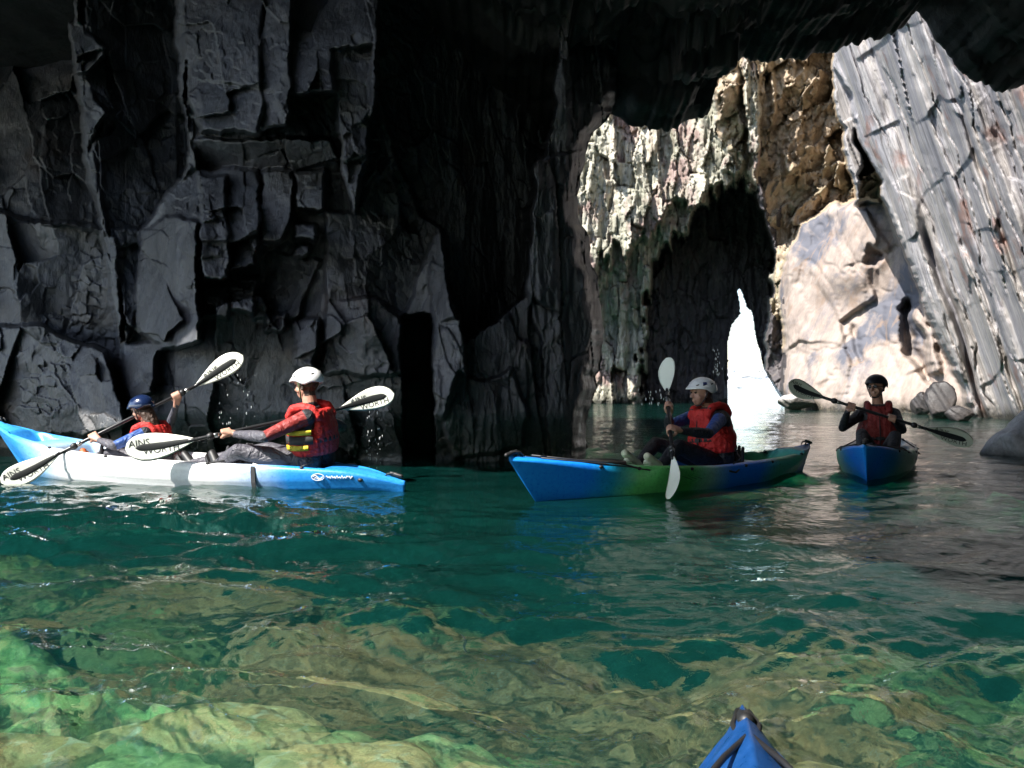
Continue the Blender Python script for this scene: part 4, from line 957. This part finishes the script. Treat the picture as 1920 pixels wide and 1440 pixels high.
# middle paddler
h3u = ony(p3, 762); h3l = ony(p3, 807)
person('kayaker in white helmet with navy sticker and red vest in the middle kayak', dict(
    pelvis=P(1338, 860, 7.92), neck=P(1330, 762, 7.95), head=P(1316, 738, 7.90), fwd=Vector((-.80, -.60, 0)), hf=Vector((-.93, -.36, -.04)), hu=Vector((0, 0, 1)),
    shL=P(1350, 786, 7.76), elL=P(1328, 813, 7.40), wrL=h3l+Vector((.085, .02, -.005)), hnL=h3l,
    shR=P(1302, 780, 8.14), elR=P(1254, 797, 7.92), wrR=h3u+Vector((.01, .03, -.085)), hnR=h3u,
    hpL=P(1338, 868, 7.80), knL=P(1272, 836, 7.50), anL=P(1236, 876, 7.30), toL=P(1214, 856, 7.22),
    hpR=P(1326, 866, 8.02), knR=P(1229, 832, 7.78), anR=P(1196, 872, 7.50), toR=P(1172, 850, 7.40)),
    ['skin', 'neo_black', 'neo_blue', 'neo_black', 'neo_black', 'sole'], ('hel_white', 'sticker'), ('vest_red', 'plain'), dict(L=(p3['rA']-p3['rB']).normalized(), R=(p3['rA']-p3['rB']).normalized()), 1.0)
# right paddler
hr4 = on(p4, 1596); hl4 = on(p4, 1672)
r4, hf4 = person('kayaker in black helmet and sunglasses facing the camera in the right kayak', dict(
    pelvis=P(1648, 850, 9.62), neck=P(1646, 757, 9.62), head=P(1643, 727, 9.58), fwd=Vector((-.30, -.95, 0)), hf=Vector((-.72, -.68, .02)), hu=Vector((0, 0, 1)),
    shL=P(1677, 776, 9.55), elL=P(1692, 806, 9.28), wrL=hl4+Vector((.055, .05, -.03)), hnL=hl4,
    shR=P(1614, 776, 9.66), elR=P(1580, 802, 9.42), wrR=hr4+Vector((-.015, .06, -.06)), hnR=hr4,
    hpL=P(1662, 856, 9.60), knL=P(1678, 818, 9.05), anL=P(1670, 858, 8.72), toL=P(1664, 850, 8.55),
    hpR=P(1636, 856, 9.60), knR=P(1616, 814, 9.10), anR=P(1618, 858, 8.75), toR=P(1620, 850, 8.60), sole=False),
    ['skin', 'neo_black', 'neo_black', 'neo_black', 'neo_black', 'black_rubber'], ('hel_black', 'plain'), ('vest_dark', 'none'), dict(L=(p4['rB']-p4['rA']).normalized(), R=(p4['rB']-p4['rA']).normalized()), 1.0)
hd, hf, hs, hu, s_ = hf4
mb = MB()
for sg in (1, -1): mb.ell(hd+hf*.096+hs*sg*.031+hu*.012, (hf*.006, hs*.026, hu*.017), 12, 8); mb.cap(hd+hf*.09+hs*sg*.055+hu*.016, .004, hd-hf*.0+hs*sg*.078+hu*.012, .004, 6, 2)
mb.build('sunglasses', M['black_rubber'], r4)

# ================================================================ LOOSE ROCKS, WEED, DROPS
def boulder(c, ax, seed, label, mat, name='boulder', rot=0., group=None, sub=5, amp=.22):
    bm = bmesh.new(); bmesh.ops.create_icosphere(bm, subdivisions=sub, radius=1)
    rs = np.random.RandomState(seed); pl = []
    for _ in range(13):
        v = rs.normal(size=3); v /= np.linalg.norm(v); pl.append((v, .62+.33*rs.rand()))
    P_ = np.array([v.co[:] for v in bm.verts])
    for v, h in pl:
        d_ = P_@v; o_ = np.clip(d_-h, 0, None); P_ = P_-np.outer(o_*.85, v)
    a = np.arctan2(P_[:, 1], P_[:, 0]); nse = fbm(P_[:, 0]*2+P_[:, 2]+seed, P_[:, 1]*2-P_[:, 2]*1.3, seed, 6)
    P_ *= (1+amp*nse)[:, None]
    cr, sr_ = math.cos(rot), math.sin(rot)
    P_ = P_*np.array(ax); P_ = np.stack([P_[:, 0]*cr-P_[:, 1]*sr_, P_[:, 0]*sr_+P_[:, 1]*cr, P_[:, 2]], 1)
    for v, q in zip(bm.verts, P_): v.co = q
    me = bpy.data.meshes.new(name); bm.to_mesh(me); bm.free()
    return tag(link(name, me, mat, loc=c), label, 'rock', group)
M['boulder_rock'] = rock_mat('grey_boulder', [(.24, .225, .22), (.36, .34, .33), (.46, .44, .42)], patch=(.30, .27, .26), tide=.12, sc=1.6, stretch=(1, 1, 1), bs=.7, bd=.03)
boulder((6.8, 10.9, -.02), (1.3, .9, .80), 3, 'big rounded grey boulder rising from the water at the right edge', M['boulder_rock'])
boulder(P(1762, 756, 22.5), (.42, .45, .55), 8, 'dark wet boulder wedged at the foot of the pale wall', M['wet_rock'])
boulder(P(1728, 756, 25.5), (.28, .4, .36), 12, 'round dark stone left of the wedged boulder at the wall foot', M['wet_rock'])
boulder(P(1796, 776, 21.0), (.3, .4, .2), 15, 'low dark rock under the wedged boulder at the waterline', M['wet_rock'])
boulder(P(1494, 752, 30.0), (.62, .5, .30), 19, 'small low rock beside the bright gap at the waterline', M['boulder_rock'])
# submerged stones on the near bed
rs = np.random.RandomState(12)
for q in range(62):
    x = rs.uniform(-3.6, 3.4); y = rs.uniform(2.4, 3.7)+(1.6*rs.rand() if x < -1.0 else 0); sz = rs.uniform(.16, .5); br = (x > -.8 and x < 1.5 and y < 3.5) or rs.rand() < .15
    if q >= 40: x = rs.uniform(-.9, 1.5); y = rs.uniform(2.5, 3.5); sz = rs.uniform(.22, .5); br = True
    boulder((x, y, -.92-(.35 if x > -.8 else .12)*max(0, y-3.6)+rs.uniform(-.1, .12)), (sz*rs.uniform(.9, 1.9), sz*rs.uniform(.7, 1.2), sz*rs.uniform(.18, .36)), 100+q, 'bare brown stone lying under the clear water in the foreground' if br else 'weedy green stone lying under the clear water in the foreground', M['brown_stone'] if br else M['weedy_stone'], 'submerged_stone', rs.rand()*3, 'brown stones on the seabed' if br else 'weedy stones on the seabed', 4, .6)
# drips from the paddles
mb = MB()
rs = np.random.RandomState(4)
def drop(p, r): mb.ell(p, (Vector((r, 0, 0)), Vector((0, r, 0)), Vector((0, 0, r*2.8))), 6, 4)
for q in range(34):
    c = (692, 711)[q % 2]+rs.normal()*3; y = 772+rs.rand()**1.2*108; drop(P(c, y, 7.8), .0022+.0035*rs.rand()**2)
for q in range(26): drop(P(rs.uniform(405, 480), rs.uniform(700, 800), 8.3), .002+.003*rs.rand())
for q in range(22): drop(P(1225+rs.normal()*14, rs.uniform(728, 760), 7.9), .003+.004*rs.rand())
for q in range(26): drop(P(rs.uniform(1340, 1350)+rs.normal()*4, rs.uniform(655, 705), 8.6), .0025+.003*rs.rand())
mwat, n, b = newmat('water_drop'); b.inputs['Base Color'].default_value = (.85, .9, .9, 1); b.inputs['Roughness'].default_value = .08; b.inputs['IOR'].default_value = 1.33; b.inputs['Transmission Weight'].default_value = .5
tag(mb.build('water_drops', mwat), kind='stuff')
wd = P(868, 1218, 2.9); mb = MB(); pts = [Vector((wd.x+dx, (CH*F/(py_-CY)), .012)) for dx, py_ in ((-.010, 1196), (.004, 1204), (.012, 1213), (.007, 1222), (.016, 1230), (.034, 1238))]
mb.tube(pts, [.0012, .003, .004, .004, .003, .001], 6); w_ = mb.build('seaweed_strand', M['black_rubber']); tag(w_, 'thin dark strand of seaweed floating on the calm green water', 'seaweed')
